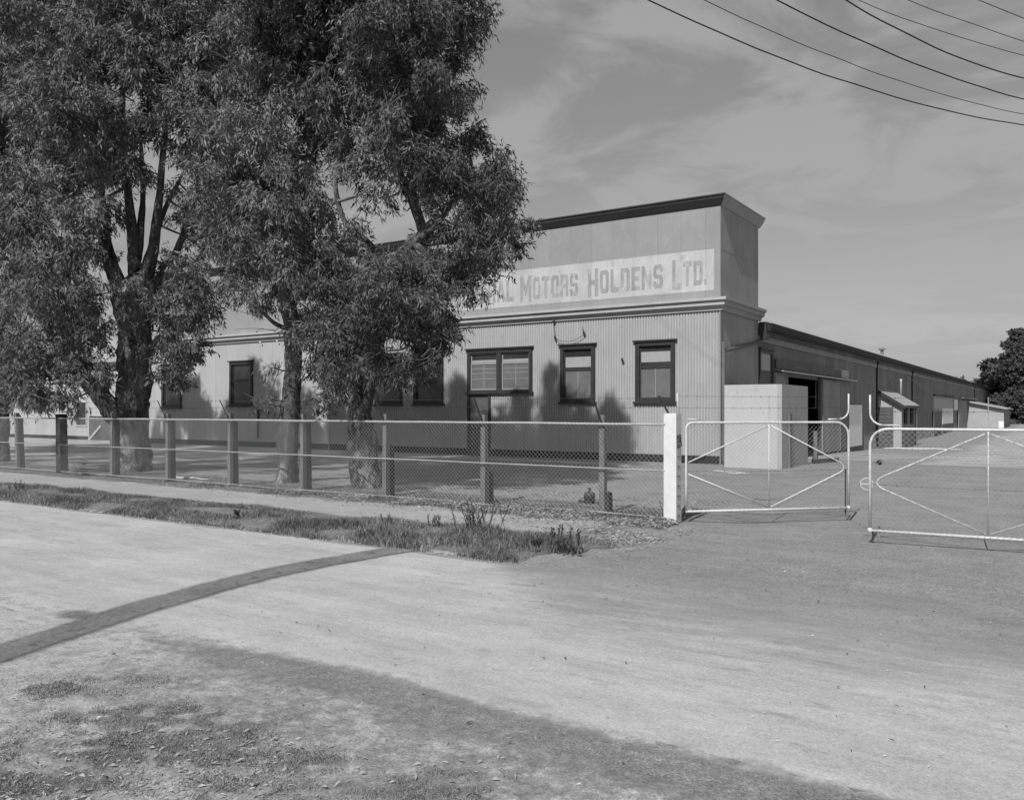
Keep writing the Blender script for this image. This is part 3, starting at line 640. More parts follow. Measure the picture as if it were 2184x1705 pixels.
# porch hut against the shed
def hut():
    x0 = XH; YF = onX(1871, XH)-.05; g = gz(-7.5, YF); x1 = onY(1923, YF)
    zr0 = zY(1873, 833, YF); zr1 = zY(1921, 861, YF)
    yb_ = onX(z5(1405, 0)[0], x1)
    h = empty('porch_shed', ((x0+x1)/2, YF, g), 0, 'small corrugated porch hut with white lean-to roof and dark slatted door against the long shed', 'shed')
    m_ = MB(); slope = (zr0-zr1)/(onY(1873, YF)-onY(1921, YF)); zx = lambda x: zr1+(x-x1)*slope
    xd0, xd1 = onY(1871, YF)+.02, onY(z5(1247, 0)[0], YF); zd = zY(1890, z5(0, 682)[1], YF)
    n = int((x1-x0)/.1*5)
    xs = sorted(set([x0+(x1-x0)*i/n for i in range(n+1)]+[xd0, xd1]))
    of = lambda x: .012*math.cos(2*math.pi*x/.12)
    for p, q in zip(xs, xs[1:]):
        z0 = zd if xd0 <= (p+q)/2 <= xd1 else g-.1
        m_.quad((p, YF-of(p), z0), (q, YF-of(q), z0), (q, YF-of(q), zx(q)), (p, YF-of(p), zx(p)))
    m_.build('front_wall', M['corr'], h)
    m_ = MB(); m_.quad((x1, YF, g-.1), (x1, yb_, g-.1), (x1, yb_, zx(x1)), (x1, YF, zx(x1))); m_.quad((x1, yb_, g-.1), (x0, yb_, g-.1), (x0, yb_, zx(x0)), (x1, yb_, zx(x1))); m_.build('side_wall', M['shed'], h)
    e = .22; m_ = MB(); za, zb = zx(x0), zx(x1+e)
    m_.hexa([(x0, YF-e, za+.0), (x1+e, YF-e, zb), (x1+e, yb_+e, zb), (x0, yb_+e, za), (x0, YF-e, za+.05), (x1+e, YF-e, zb+.05), (x1+e, yb_+e, zb+.05), (x0, yb_+e, za+.05)]); m_.build('roof', M['roof'], h)
    m_ = MB(); m_.hexa([(x0, YF-e-.03, za-.16), (x1+e, YF-e-.03, zb-.16), (x1+e, YF-e-.003, zb-.16), (x0, YF-e-.003, za-.16), (x0, YF-e-.03, za+.03), (x1+e, YF-e-.03, zb+.03), (x1+e, YF-e-.003, zb+.03), (x0, YF-e-.003, za+.03)])
    m_.box(x1+e+.003, x1+e+.05, YF-e, yb_+e, zb-.08, zb+.06); m_.build('barge_board', M['darkpaint'], h)
    m_ = MB(); m_.box(xd0+.01, xd1-.01, YF, YF+.04, g, zd-.005)
    for i in range(9): m_.box(xd0+.08, xd1-.08, YF-.02, YF-.003, g+.1+i*(zd-g-.3)/9, g+.1+i*(zd-g-.3)/9+.13)
    m_.build('door', M['door'], h)
    for (s0, s1) in ((1320, 1345), (1365, 1388)):
        ya, yb = onX(z5(s0, 0)[0], x1), onX(z5(s1, 0)[0], x1); u = z5((s0+s1)/2, 0)[0]
        z0, z1 = zX(u, z5(0, 800)[1], x1), zX(u, z5(0, 668)[1], x1)
        m_ = MB(); m_.box(x1+.002, x1+.02, ya, yb, z0, z1); lv = m_.build('louvre_window', M['dark'], h)
        m_ = MB()
        for i in range(10): z = z0+(z1-z0)*(i+.3)/10; m_.hexa([(x1+.025, ya, z), (x1+.08, ya, z-.05), (x1+.08, yb, z-.05), (x1+.025, yb, z), (x1+.025, ya, z+.015), (x1+.08, ya, z-.035), (x1+.08, yb, z-.035), (x1+.025, yb, z+.015)])
        m_.build('louvre', M['darkpaint'], lv)
    pipe([(x1+.05, yb_-.05, g), (x1+.05, yb_-.05, zx(x1)-.1)], .05, 'downpipe', M['gatepipe'], h, 8)
    pipe([(XH+.5, yb_-.4, zx(XH+.5)), (XH+.5, yb_-.4, zx(XH+.5)+.9), (XH+.5, yb_-.4, zx(XH+.5)+1.0)], [.05, .05, .07], 'flue', M['gatepipe'], h, 10)
hut()
# far lean-to
def leanto():
    YF = 96.; g = gz(-7, YF); x1 = onY(2141, YF); z0 = zY(2078, 860, YF); z1 = zY(2141, 873, YF)
    h = empty('lean_to', ((XH+x1)/2, YF, g), 0, 'low pale lean-to with a sloping roof at the far end of the long shed', 'shed')
    m_ = MB(); m_.poly([(XH, YF, g-.2), (x1, YF, g-.2), (x1, YF, z1), (XH, YF, z0+.1)]); m_.build('front_wall', M['render2'], h)
    m_ = MB(); m_.box(x1-.02, x1, YF+.01, YF+11, g-.2, z1); m_.build('side_wall', M['shed'], h)
    m_ = MB(); m_.hexa([(XH, YF-.4, z0+.14), (x1+.3, YF-.4, z1), (x1+.3, YF+11.3, z1), (XH, YF+11.3, z0+.14), (XH, YF-.4, z0+.3), (x1+.3, YF-.4, z1+.1), (x1+.3, YF+11.3, z1+.1), (XH, YF+11.3, z0+.3)]); m_.build('roof', M['roof'], h)
    xa, xb = onY(2130, YF), onY(2141, YF); m_ = MB(); m_.box(xa, xb, YF-.15, YF-.1, g, zY(2135, 898, YF)); m_.build('white_board', M['white'], h)
leanto()

# ------------------------------------------------------------------ rendered screen box beside the corner
bx0, bx1, by0, by1 = XC+.16, G(1666, 1001)[0], G(1600, 998)[1], 26.35
bz = 1.6+(874-819.5)/F*22.8
by1 = onX(1723, bx1); bx0 = onY(1545, by0)
box = empty('screen_wall_box', ((bx0+bx1)/2, (by0+by1)/2, 0), 0, 'plain pale cement rendered box at the right corner of the factory front', 'outbuilding')
mb = MB(); t = .12
mb.box(bx0, bx1-t, by0, by0+t, -.2, bz); mb.build('front_wall', M['render'], box)
mb = MB(); mb.box(bx1-t+.002, bx1, by0, by1, -.2, bz-.003); mb.build('side_wall', M['render2'], box)
mb = MB(); mb.box(bx0, bx0+t, by0+t+.002, by1, -.2, bz-.005); mb.box(bx0+t+.002, bx1-t, by1-t, by1, -.2, bz-.005); mb.build('rear_wall', M['render2'], box)
mb = MB(); mb.box(bx0+t, bx1-t, by0+t, by1-t, bz-.14, bz-.05); mb.build('roof', M['render2'], box)
mb = MB(); mb.box(bx1+.002, bx1+.05, by0+.62, by0+.8, 0, 1.5); mb.build('side_post', M['post'], box)
# small post behind it with a dark stone at the foot
pp = G(1739, 984); pq = empty('bollard_post', (pp[0], pp[1], gz(pp[0], pp[1])), 0, 'short timber post standing in front of the dark shed doorway', 'post')
mb = MB(); mb.box(pp[0]-.07, pp[0]+.07, pp[1]-.07, pp[1]+.07, -.2, .95); mb.build('post', M['post'], pq)
mb = MB(); mb.bar((pp[0], pp[1]-.3, .02), (pp[0]+.6, pp[1]+.3, .06), .14, .12); mb.build('foot_board', M['darkpaint'], pq)

# ------------------------------------------------------------------ chain-link fence
YF_ = 10.8; HR = 1.40
def diag_mesh(x0, x1, z0, z1, du=.070, dz=.070, r=.0015, jitter=0):
    """two families of wires in the local xz plane"""
    V = []; Fc = []
    s = dz/du
    def seg(xa, za, xb, zb, y):
        n = len(V); d = Vector((xb-xa, 0, zb-za)).normalized(); p = Vector((-d.z, 0, d.x))*r
        for (x, z) in ((xa, za), (xb, zb)):
            V.extend([(x+p.x, y, z+p.z), (x-p.x, y, z-p.z), (x, y-r*1.6, z)])
        Fc.extend([(n, n+1, n+4, n+3), (n+1, n+2, n+5, n+4), (n+2, n, n+3, n+5)])
    H = (z1-z0)/s; c = x0-H
    while c < x1:
        xa, xb = c, c+H; za, zb = z0, z1
        if xa < x0: za += (x0-xa)*s; xa = x0
        if xb > x1: zb -= (xb-x1)*s; xb = x1
        if xb-xa > .01: seg(xa, za, xb, zb, -.001)
        c += du
    c = x0
    while c < x1+H:
        xa, xb = c, c-H; za, zb = z0, z1
        if xa > x1: za += (xa-x1)*s; xa = x1
        if xb < x0: zb -= (x0-xb)*s; xb = x0
        if xa-xb > .01: seg(xa, za, xb, zb, .002)
        c += du
    return V, Fc
def mesh_from(V, Fc):
    mb = MB(); mb.v = V; mb.f = Fc; mb.m = [0]*len(Fc); return mb
fence = empty('chain_link_fence', (-20, YF_, 0), 0, 'chain link fence on timber posts with pipe rails, left of the white gate post', 'fence')
px = [onY(1286, YF_), onY(1033, YF_), onY(823, YF_), onY(647, YF_), onY(492, YF_), onY(359, YF_), onY(241, YF_), onY(133, YF_), onY(40, YF_)]
while px[-1] > -44: px.append(px[-1]-2.05)
XGP = -4.52           # gate post
fl = -44.5
for i, x in enumerate(px):
    w = .045; mt = M['post']; top = 1.53+.02*n3(i*3.1, 1); z0 = gz(x, YF_)-.1
    if i == 7: w = .1; mt = M['blackpost']; top = 1.50
    if i in (8, 6): w = .05
    mb = MB(); tx = .0+.012*n3(i*1.7, 3)
    if i == 8: tx = -.10
    if i == 7: tx = -.05
    mb.hexa([(x-w, YF_-w, z0), (x+w, YF_-w, z0), (x+w, YF_+w, z0), (x-w, YF_+w, z0), (x-w*.9+tx, YF_-w*.9, top), (x+w*.9+tx, YF_-w*.9, top), (x+w*.9+tx, YF_+w*.9, top), (x-w*.9+tx, YF_+w*.9, top)])
    p = mb.build('post', mt, fence)
    if i == 7: p['label'] = 'black tarred post'
    if i != 7:
        sh = (.42, .62, 1.0)[i] if i < 3 else 1.40+.05*n3(i, 5); mb = MB(); q0, q1 = x+w+.002, x+w+.065  # low stubs first; farther left a tall dark strip paints the posts' shaded side
        mb.hexa([(q0, YF_-.02, z0), (q1, YF_-.02, z0), (q1, YF_+.11, z0), (q0, YF_+.11, z0), (q0+tx*sh/1.5, YF_-.015, sh), (q1-.01+tx*sh/1.5, YF_-.015, sh-.01), (q1-.01+tx*sh/1.5, YF_+.1, sh-.02), (q0+tx*sh/1.5, YF_+.1, sh)])
        mb.build('stump_and_shade', M['stump_and_shade'], p)
    mb = MB(); tilt = -.16+.03*n3(i*2.3, 9); sx = -.06*(1+.6*n3(i*1.9, 4))
    mb.bar((x+tx, YF_-w-.006, top-.12), (x+tx+sx, YF_-w+tilt, 1.80), .03, .012); mb.build('wire_arm', M['darkpaint'], p)
for nm, z, r in (('top_rail', HR, .017), ('middle_rail', .765, .0105), ('bottom_rail', .125, .010)):
    pts = []; x = XGP-.07
    while x > fl: pts.append((x, YF_-.085, z+.006*n3(x*.8, z*7)+(0 if z > .5 else .02*n3(x*.6, 3)))); x -= .35
    mb = MB(); mb.tube(pts, r, 7); mb.build(nm, M['pipe'] if z > .1 else M['wire'], fence, smooth=True)
V, Fc = diag_mesh(fl, XGP-.09, .11, HR)
V = [(x, YF_-.088+y-.02+.006*n3(x*1.3, z*2), z) for (x, y, z) in V]
mesh_from(V, Fc).build('wire_mesh', M['wire'], fence)
mb = MB()     # lacing coils round the rails
for z, r in ((HR, .023), (.765, .0145)):
    pts = []; x = XGP-.1; k = 0
    while x > -17:
        a = k*math.pi/2; pts.append((x, YF_-.085+r*math.cos(a), z+r*math.sin(a))); x -= .016; k += 1
    mb.tube(pts, .003, 3, cap=False)
mb.build('lacing', M['wire'], fence)
def barbed(pa, pb, sag, r=.0019, step=.13):
    pa = Vector(pa); pb = Vector(pb); mb_ = MB(); L_ = (pb-pa).length; n = max(4, int(L_/.25)); pts = []
    for i in range(n+1):
        t = i/n; q = pa.lerp(pb, t); q.z -= sag*4*t*(1-t)+.004*n3(i*.9, pa.x); pts.append(q)
    mb_.tube(pts, r, 4, cap=False)
    k = int(L_/step)
    for i in range(1, k):
        t = i/k; q = pa.lerp(pb, t); q.z -= sag*4*t*(1-t); a = random.random()*3
        for s in (0, 1.3):
            d = Vector((.3*math.sin(a+s), math.sin(a+s), math.cos(a+s)))*.014; mb_.bar(q-d, q+d, .003)
    return mb_
allb = MB()
def merge(dst, src):
    n = len(dst.v); dst.v += src.v; dst.f += [tuple(i+n for i in f) for f in src.f]; dst.m += src.m
xs_ = [XGP]+px
for z, dy in ((1.785, -.22), (1.655, -.15)):
    st = MB()
    for a, b in zip(xs_, xs_[1:]):
        if b < -30: break
        merge(st, barbed((a-.05, YF_+dy+(.1 if a == XGP else 0), z), (b-.05, YF_+dy, z), .025))
    st.build('barbed_wire', M['barb'], fence)

# white gate post
gp = empty('gate_post', (XGP, YF_+.02, 0), 0, 'thick square white gate post between the fence and the left gate', 'post')
mb = MB(); w = .092; mb.box(XGP-w, XGP+w, YF_-w, YF_+w, -.1, 1.545); mb.box(XGP-w+.01, XGP+w-.01, YF_-w+.01, YF_+w-.01, 1.545, 1.553)
o = mb.build('post', gmat('gate_post_paint', .56, .6, .3, [(1.5, .05, 4), (12, .10, 5)], [(40, .15, .004)], stamp=[(9, .7, .5, (1, 1, 1))]), gp)
mb = MB(); mb.tube([(XGP-.02, YF_-.02, 1.5), (XGP-.16, YF_-.10, 1.80)], .016, 6); mb.build('wire_arm', M['darkpaint'], gp)
mb = MB()
for k in range(9): z = .15+k*.135; mb.box(XGP+w+.001, XGP+w+.006, YF_-.06, YF_+.03, z, z+.008)
mb.build('wire_tie', M['darkpaint'], gp)
mb = MB()
for k in range(5):
    z = 1.12+k*.03; mb.tube([(XGP+w+.004+.004*math.sin(k), YF_-.08, z), (XGP+w+.016, YF_-.02, z+.02*math.sin(k*2)), (XGP+w+.01, YF_+.07, z+.01)], .005, 5)
mb.tube([(XGP+w+.01, YF_-.08, 1.22), (XGP+w+.03, YF_-.03, 1.25), (XGP+w+.02, YF_+.05, 1.11), (XGP+w+.012, YF_-.06, 1.08)], .007, 5)
mb.build('chain', M['iron'], gp)

# ------------------------------------------------------------------ gates (modelled along local +x, hinge end at x = 0)
def arc(cx, cz, r, a0, a1, n=7):
    return [(cx+r*math.cos(math.radians(a0+(a1-a0)*i/n)), 0, cz+r*math.sin(math.radians(a0+(a1-a0)*i/n))) for i in range(n+1)]
GW = 2.46
def gate(origin, ang, label, zb, zt, side=1):
    g = empty('gate', origin, ang, label, 'gate', 'pair of tubular steel entrance gates'); r = .0165; R = .2
    m_ = MB(); h = zt-zb
    # free end (x = GW): rounded top corner; hinge end: small radius
    pth = arc(R*.45, zt-R*.45, R*.45, 180, 90, 5)+arc(GW-R, zt-R, R, 90, 0)+[(GW, 0, zt-.45), (GW, 0, zb)]
    m_.tube([(0, 0, zb)]+[(0, 0, zb+.4)]+pth, r, 10)
    m_.tube([(-.01, 0, zb), (GW/2, 0, zb-.0), (GW+.03, 0, zb)], r*1.05, 10)
    m_.lathe((GW, 0, zb-.03), [(r*1.5, 0), (r*1.5, .06)], 10)
    fr = m_.build('frame', M['gatepipe'], g, local=True, smooth=True)
    mid = zb+h*.47; cx = GW/2; q = r*.62
    m_ = MB()
    # diamond braces: two straight legs at the hinge side, a rounded nose at the free side
    m_.tube([(.03, .0, mid+.10), (cx-.02, .0, zt-.045)], q, 8); m_.tube([(.03, .0, mid-.06), (cx-.02, .0, zb+.04)], q, 8)
    nose = [(cx+.03, 0, zt-.045)]
    c0 = Vector((GW+.02, 0, mid)); a = Vector((cx+.03, 0, zt-.045)).lerp(c0, .86); b = Vector((cx+.03, 0, zb+.04)).lerp(c0, .86); c_ = Vector((GW-.0, 0, mid))
    for i in range(9):
        t = i/8; nose.append(tuple(a*(1-t)**2+c_*2*t*(1-t)+b*t*t))
    nose.append((cx+.03, 0, zb+.04)); m_.tube(nose, q, 8)
    m_.build('brace', M['gatepipe'], g, local=True, smooth=True)
    m_ = MB(); m_.tube([(cx, 0, zb), (cx, 0, zt)], q*.8, 8); m_.build('centre_bar', M['gatepipe'], g, local=True, smooth=True)
    V, Fc = diag_mesh(.03, GW-.03, zb+.02, zt-.02, .062, .064, .0016)
    V = [(x, y+.024+.004*n3(x*3, z*3), z) for x, y, z in V]
    keep = []
    def inside(x, z): return not (x > GW-R and z > zt-R and (x-(GW-R))**2+(z-(zt-R))**2 > (R)**2)
    mesh_from(V, Fc).build('wire_mesh', M['gatewire'], g, local=True)
    m_ = MB(); z_ = zt+.047
    m_.tube([(GW-.32, 0, z_-.005), (GW-.14, 0, z_)]+arc(GW-.14, z_+.14, .14, -90, 0, 6)+[(GW, 0, z_+.36)], r*.72, 8)
    m_.build('scroll_arm', M['gatepipe'], g, local=True, smooth=True)
    m_ = MB(); m_.tube([(.02, 0, z_), (.22, 0, z_+.0)], r*.6, 7); m_.tube([(-.1, 0, z_+.08), (-.13, 0, z_+.2), (-.13, 0, z_+.36)], r*.5, 7); m_.build('scroll_arm', M['gatepipe'], g, local=True, smooth=True)
    m_ = MB(); m_.tube([(cx, 0, zt), (cx, 0, z_+.32)], .005, 5); m_.build('wire_stay', M['pipe'], g, local=True)
    for z in (.16, .32):
        barbed((-.12, 0, z_+z), (GW, 0, z_+z), .006).build('barbed_wire', M['barb'], g, local=True)
    barbed((0.02, -.01, mid-.02), (GW-.02, -.01, mid-.02), .015).build('barbed_wire', M['barb'], g, local=True)
    m_ = MB(); m_.tube([(GW-.03, .03*side, zb+(.55 if side > 0 else .02)), (GW-.03, .03*side, zb-.10)], .011, 7); m_.build('drop_bolt', M['iron'], g, local=True)
    m_ = MB()
    x = .05; pts = []; k = 0
    while x < GW-.05: a = k*math.pi/2; pts.append((x, .003+.026*math.cos(a), zb+.026*math.sin(a))); x += .016; k += 1
    m_.tube(pts, .0028, 3, cap=False); m_.build('lacing', M['wire'], g, local=True)
    return g, mid
g1 = G(1461, 1090); zb1, zt1 = .20, 1.425
a1 = math.atan2(12.6-10.9, -2.60+4.36)
gA, midA = gate((-4.37, 10.92, gz(-3.5, 11)), a1, 'left entrance gate, half open inward, hung next to the thick white post', zb1, zt1)
# second gate hinge at the right, so it runs in -x: rotate by pi
a2 = math.atan2(10.84-10.7, -.39+1.96)
hx, hy = -1.96+GW*math.cos(a2), 10.70+GW*math.sin(a2)
gB, midB = gate((hx, hy, gz(0, 11)), a2+math.pi, 'right entrance gate with a round latch disc, cut off by the right edge', .16, 1.375, -1)
m_ = MB(); ring = [(GW+.04+.07*math.cos(t*math.pi/8), -.03, midB-.02+.07*math.sin(t*math.pi/8)) for t in range(17)]
m_.tube(ring, .006, 6, cap=False); m_.bar((GW-.0, -.03, midB-.02), (GW+.10, -.03, midB-.02), .012)
m_.build('latch_ring', M['gatepipe'], gB, local=True)
rp = empty('gate_post', (hx+.12, hy, 0), 0, 'white gate post just outside the right edge holding the right gate', 'post')
mb = MB(); mb.box(hx+.03, hx+.21, hy-.09, hy+.09, -.1, 1.55); mb.build('post', M['white'], rp)

# ------------------------------------------------------------------ small things
vx, vy, _ = G(1238, 1088); vy += .3; vz = gz(vx, vy)-.03
vb = empty('valve_cover', (vx, vy, vz), 0, 'squat black iron valve cover with a knob, behind the fence near the white post', 'valve')
mb = MB(); mb.lathe((vx, vy, vz), [(.085, 0), (.09, .05), (.092, .17), (.085, .2), (.05, .215), (.03, .22), (.018, .235), (.016, .25)], 24); mb.build('body', M['iron'], vb, smooth=True)
mb = MB(); mb.lathe((vx, vy, vz+.25), [(.02, 0), (.032, .01), (.032, .025), (.018, .035)], 14); mb.build('knob', M['iron'], vb, smooth=True)
def rock(x, y, s, lab, grp=None):
    m_ = MB(); n = 12; z = gz(x, y)
    prof = [(.2, -.3), (.9, -.1), (1, .3), (.75, .7), (.3, .9)]
    m_.lathe((0, 0, 0), [(r*s, h*s) for r, h in prof], n)
    m_.v = [(a*(1+.5*n3(a/s*1.5+x, b/s*1.5, c/s)), b*(1+.4*n3(a/s, b/s+y, 3)), c*(1+.3*n3(a/s, b/s, c/s+5))) for a, b, c in m_.v]
    o = m_.build('rock', M['stone']); o.location = (x, y, z); tag(o, lab, 'rock', grp); return o
rock(vx-.15, vy-.02, .06, 'small dark stone touching the left side of the valve cover', 'stones by the valve cover')
rock(vx+.20, vy+.03, .062, 'larger dark stone just right of the valve cover', 'stones by the valve cover')
rock(vx+.31, vy-.02, .045, 'smallest dark stone, between the valve cover and the fence post', 'stones by the valve cover')
q = G(512, 1085, .05); rock(q[0], q[1], .05, 'lone dark stone lying on the earth path in front of the fence')
def stick(u, v, L_, ang, r, lab, z=0, mat='limb', bend=.1):
    x, y, _ = G(u, v, z); m_ = MB(); pts = []
    for i in range(7):
        t = i/6-.5; a = ang+bend*math.sin(i*1.3)
        pts.append((x+t*L_*math.cos(ang)-bend*.2*L_*math.sin(i*1.7), y+t*L_*math.sin(ang)+bend*.2*L_*math.sin(i*2.1), gz(x, y)+r+.01+.012*math.sin(i*2)))
    m_.tube(pts, [r*.6, r*.9, r, r, r*.8, r*.6, r*.3], 6); o = m_.build('fallen_branch', M[mat]); return tag(o, lab, 'branch')
stick(1285, 1078, .85, .25, .012, 'thin crooked dark branch on the litter between the fence and the white post')
stick(1555, 1008, .8, .0, .02, 'pale stick lying in front of the rendered box', mat='bale')
stick(1575, 1011, .5, .6, .015, 'short pale stick crossing another in front of the rendered box', mat='bale')
stick(1640, 1068, .55, .5, .010, 'thin stick on the gravel seen through the left gate')
stick(400, 1030, 1.4, .1, .025, 'pale fallen branch beside the big leaning tree trunk', mat='bale')
stick(1968, 951, 3.6, .2, .05, 'long pale pole lying on the ground in front of the porch hut', z=-.25, mat='bale', bend=.03)
q = G(1875, 1000, -.2); mb = MB()
for i in range(60):
    a = random.random()*6.28; e = random.random()*.9+.4; L_ = .12+.14*random.random(); d = Vector((math.cos(a)*math.cos(e), math.sin(a)*math.cos(e), math.sin(e)))*L_
    p = Vector((q[0], q[1], gz(q[0], q[1]))); s = Vector((-math.sin(a), math.cos(a), 0))*.02; mb.quad(p, p+d*.5+s, p+d, p+d*.5-s)
tag(mb.build('weed', M['weed']), 'small dark weed tuft growing alone in the gravel beyond the right gate', 'weed')

# ------------------------------------------------------------------ plants on the verge
def blades(n, fx, mat, name, h0, h1, w, label=None):
    """fx() -> (x, y) or None; one quad-ish bent blade each"""
    V = np.zeros((n*5, 3)); k = 0
    faces = []
    while k < n:
        r = fx()
        if r is None: continue
        x, y, hs = r; z = gz(x, y)-.004; a = random.random()*6.283; h = (h0+(h1-h0)*random.random())*hs; ww = w*(.6+.8*random.random())
        lx, ly = (random.random()-.5)*h*1.3, (random.random()-.5)*h*1.3
        cx, cy = math.cos(a)*ww, math.sin(a)*ww
        V[k*5:k*5+5] = [(x-cx, y-cy, z), (x+cx, y+cy, z), (x+cx*.8+lx*.4, y+cy*.8+ly*.4, z+h*.6), (x-cx*.8+lx*.4, y-cy*.8+ly*.4, z+h*.6), (x+lx, y+ly, z+h)]
        k += 1
    idx = np.arange(n)*5
    me = bpy.data.meshes.new(name); me.vertices.add(n*5); me.vertices.foreach_set('co', V.ravel())
    q = np.stack([idx, idx+1, idx+2, idx+3], 1); t = np.stack([idx+3, idx+2, idx+4], 1)
    loops = np.concatenate([q.ravel(), t.ravel()]); starts = np.concatenate([np.arange(n)*4, n*4+np.arange(n)*3]); 
    me.loops.add(len(loops)); me.loops.foreach_set('vertex_index', loops); me.polygons.add(2*n)
    me.polygons.foreach_set('loop_start', starts); me.update(calc_edges=True); me.validate()
    me.materials.append(mat); o = link(name, me); o['kind'] = 'stuff'
    if label: o['label'] = label
    return o
def f_verge():
    # choose in depth-aware manner: more near the right end
    x = -4.3-abs(random.gauss(0, 1))*9 if random.random() < .7 else -4.3-random.random()*34
    y = 7.22+random.random()**1.15*1.45
    if x > -4.9+1.2*0 and random.random() < .5: return None
    e = x+.9*abs(y-8.6)*.45
    if e > -4.2: return None
    c = n3(x*1.3, y*2.2, 5)
    if c < -.25+random.random()*.35-.2: return None
    return x, y, (.55+c*1.1+.5*ss(-9, -6, x))*(1.15-.5*ss(7.9, 8.6, y))
blades(60000, f_verge, M['grass'], 'verge_grass', .03, .11, .005, 'rough dry grass and weeds along the road edge')
def f_fence():
    x = -4.55-abs(random.gauss(0, 1))*5; y = 10.75+random.gauss(0, .28); 
    if n3(x*1.5, y*3, 2) < -.1+random.random()*.2: return None
    return x, y, .6+.6*random.random()
blades(15000, f_fence, M['grass'], 'fence_grass', .02, .085, .005, 'low weeds along the foot of the fence')
patches = [(110,1472,170,24,.35),(300,1442,120,12,.12),(330,1530,170,26,1.4),(470,1545,90,44,1.5),(200,1600,200,36,1.5),(430,1605,150,28,1.3),(640,1622,85,22,.8),(950,1682,140,32,1.2),(500,1690,200,30,.9),(90,1680,150,45,1.2),(1000,1640,80,9,.3)]
PW = [p[4]*(p[2]*p[3])**.35 for p in patches]
def f_fore():
    cu, cv, au, av, _ = random.choices(patches, PW)[0]; u = cu+random.gauss(0, au*.55); v = cv+random.gauss(0, av*.55)
    if v < 1400: return None
    x, y, _z = G(u, v, 0)
    c = n3(x*2.6, y*3.2, 7)+.6*n3(x*9, y*11, 1)
    if c < -.25+random.random()*.4: return None
    return x, y, .8+.6*c
blades(150000, f_fore, M['clover'], 'foreground_grass', .006, .02, .004, 'patchy low clover and grass at the near roadside')
def flakes(n, fx, mat, name, L0, L1, label, pile=.0):
    V = np.zeros((n*4, 3)); k = 0
    while k < n:
        r = fx()
        if r is None: continue
        x, y = r; a = random.random()*6.283; L_ = L0+(L1-L0)*random.random(); w = L_*(.12+.16*random.random()); z = gz(x, y)+.012+(pile*random.random()**2 if 10 < y < 11 else 0)
        dx, dy = math.cos(a)*L_/2, math.sin(a)*L_/2; wx, wy = -math.sin(a)*w/2, math.cos(a)*w/2; t = random.random()*.35*L_
        V[k*4:k*4+4] = [(x-dx, y-dy, z), (x+wx, y+wy, z+t*.5+random.random()*w), (x+dx, y+dy, z+t), (x-wx, y-wy, z+t*.5)]; k += 1
    me = bpy.data.meshes.new(name); me.vertices.add(n*4); me.vertices.foreach_set('co', V.ravel())
    me.loops.add(n*4); me.loops.foreach_set('vertex_index', np.arange(n*4)); me.polygons.add(n); me.polygons.foreach_set('loop_start', np.arange(n)*4); me.update(calc_edges=True)
    me.materials.append(mat); o = link(name, me); o['kind'] = 'stuff'; o['label'] = label; return o
def f_lit():
    m_ = random.random()
    if m_ < .62: x = -4.4-abs(random.gauss(0, 1))*4.0; y = 10.45+random.gauss(0, .22)
    elif m_ < .72: x = -4.0-abs(random.gauss(0, 1))*1.6; y = 9.4+random.gauss(0, .5)
    else: x = random.uniform(-20, -4.6); y = random.uniform(10.6, 13.5)
    if m_ < .9 and n3(x*1.2, y*2.5, 11) < -.15+.3*random.random(): return None
    return x, y
flakes(34000, f_lit, M['litter'], 'leaf_litter', .02, .06, 'dry fallen gum leaves under the fence and trees', .05)
def f_deb():
    if random.random() < .75: return random.uniform(-9, 3), random.uniform(7.5, 24)
    return random.uniform(-6, 1), random.uniform(2, 7.5)
flakes(900, f_deb, M['stone'], 'dark_debris', .012, .045, 'scattered dark chips and twigs on the gravel')
flakes(600, f_deb, M['bale'], 'pale_debris', .01, .03, 'scattered pale chips on the gravel')
def f_fl():
    u = random.uniform(-20, 620) if random.random() < .7 else random.uniform(0, 1100); v = random.uniform(1560, 1720)
    return G(u, v, 0)[:2]
flakes(900, f_fl, M['litter'], 'foreground_leaves', .012, .045, 'pale dead leaves lying in the roadside clover')
def dock(u, v, s, n, lab, mat='weed', spread=.12, lean=.35, head=.012):
    x, y, _ = G(u, v, .05); z = gz(x, y); r = empty('dock_weed', (x, y, z), 0, lab, 'weed', 'tall weeds on the verge')
    m_ = MB(); k_ = MB()
    for i in range(n):
        a = random.random()*6.28; t = .1+lean*random.random()*2; h = s*(.55+.5*random.random()); p = Vector((x+random.gauss(0, spread*s), y+random.gauss(0, spread*s), z))
        tip = p+Vector((math.cos(a)*t*h*.6, math.sin(a)*t*h*.6, h)); m_.tube([p, p.lerp(tip, .5)+Vector((0, 0, .02)), tip], [.0035, .003, .0015], 4)
        for j in range(26):
            q_ = p.lerp(tip, .3+.7*j/26); b = random.random()*6.28; d = Vector((math.cos(b), math.sin(b), 1.1)).normalized()*(.02+.03*random.random()); w_ = Vector((-math.sin(b), math.cos(b), 0))*head*.5; k_.quad(q_, q_+d*.5+w_, q_+d, q_+d*.5-w_)
    for i in range(40):
        b = random.random()*6.28; L_ = s*(.2+.3*random.random()); e = .2+random.random()*.9; d = Vector((math.cos(b)*math.cos(e), math.sin(b)*math.cos(e), math.sin(e)))*L_; w_ = Vector((-math.sin(b), math.cos(b), 0))*.010; p = Vector((x+random.gauss(0, .25*s), y+random.gauss(0, .25*s), z)); k_.quad(p, p+d*.55+w_, p+d, p+d*.55-w_)
    m_.build('stem', M[mat], r); k_.build('foliage', M[mat], r)
dock(1190, 1182, .30, 5, 'dark spiky dock weed with upright seed heads near the right end of the verge', head=.02, lean=.12)
dock(1222, 1182, .30, 4, 'rightmost dark dock weed, its upright seed heads beside another spiky one', head=.02, lean=.12)
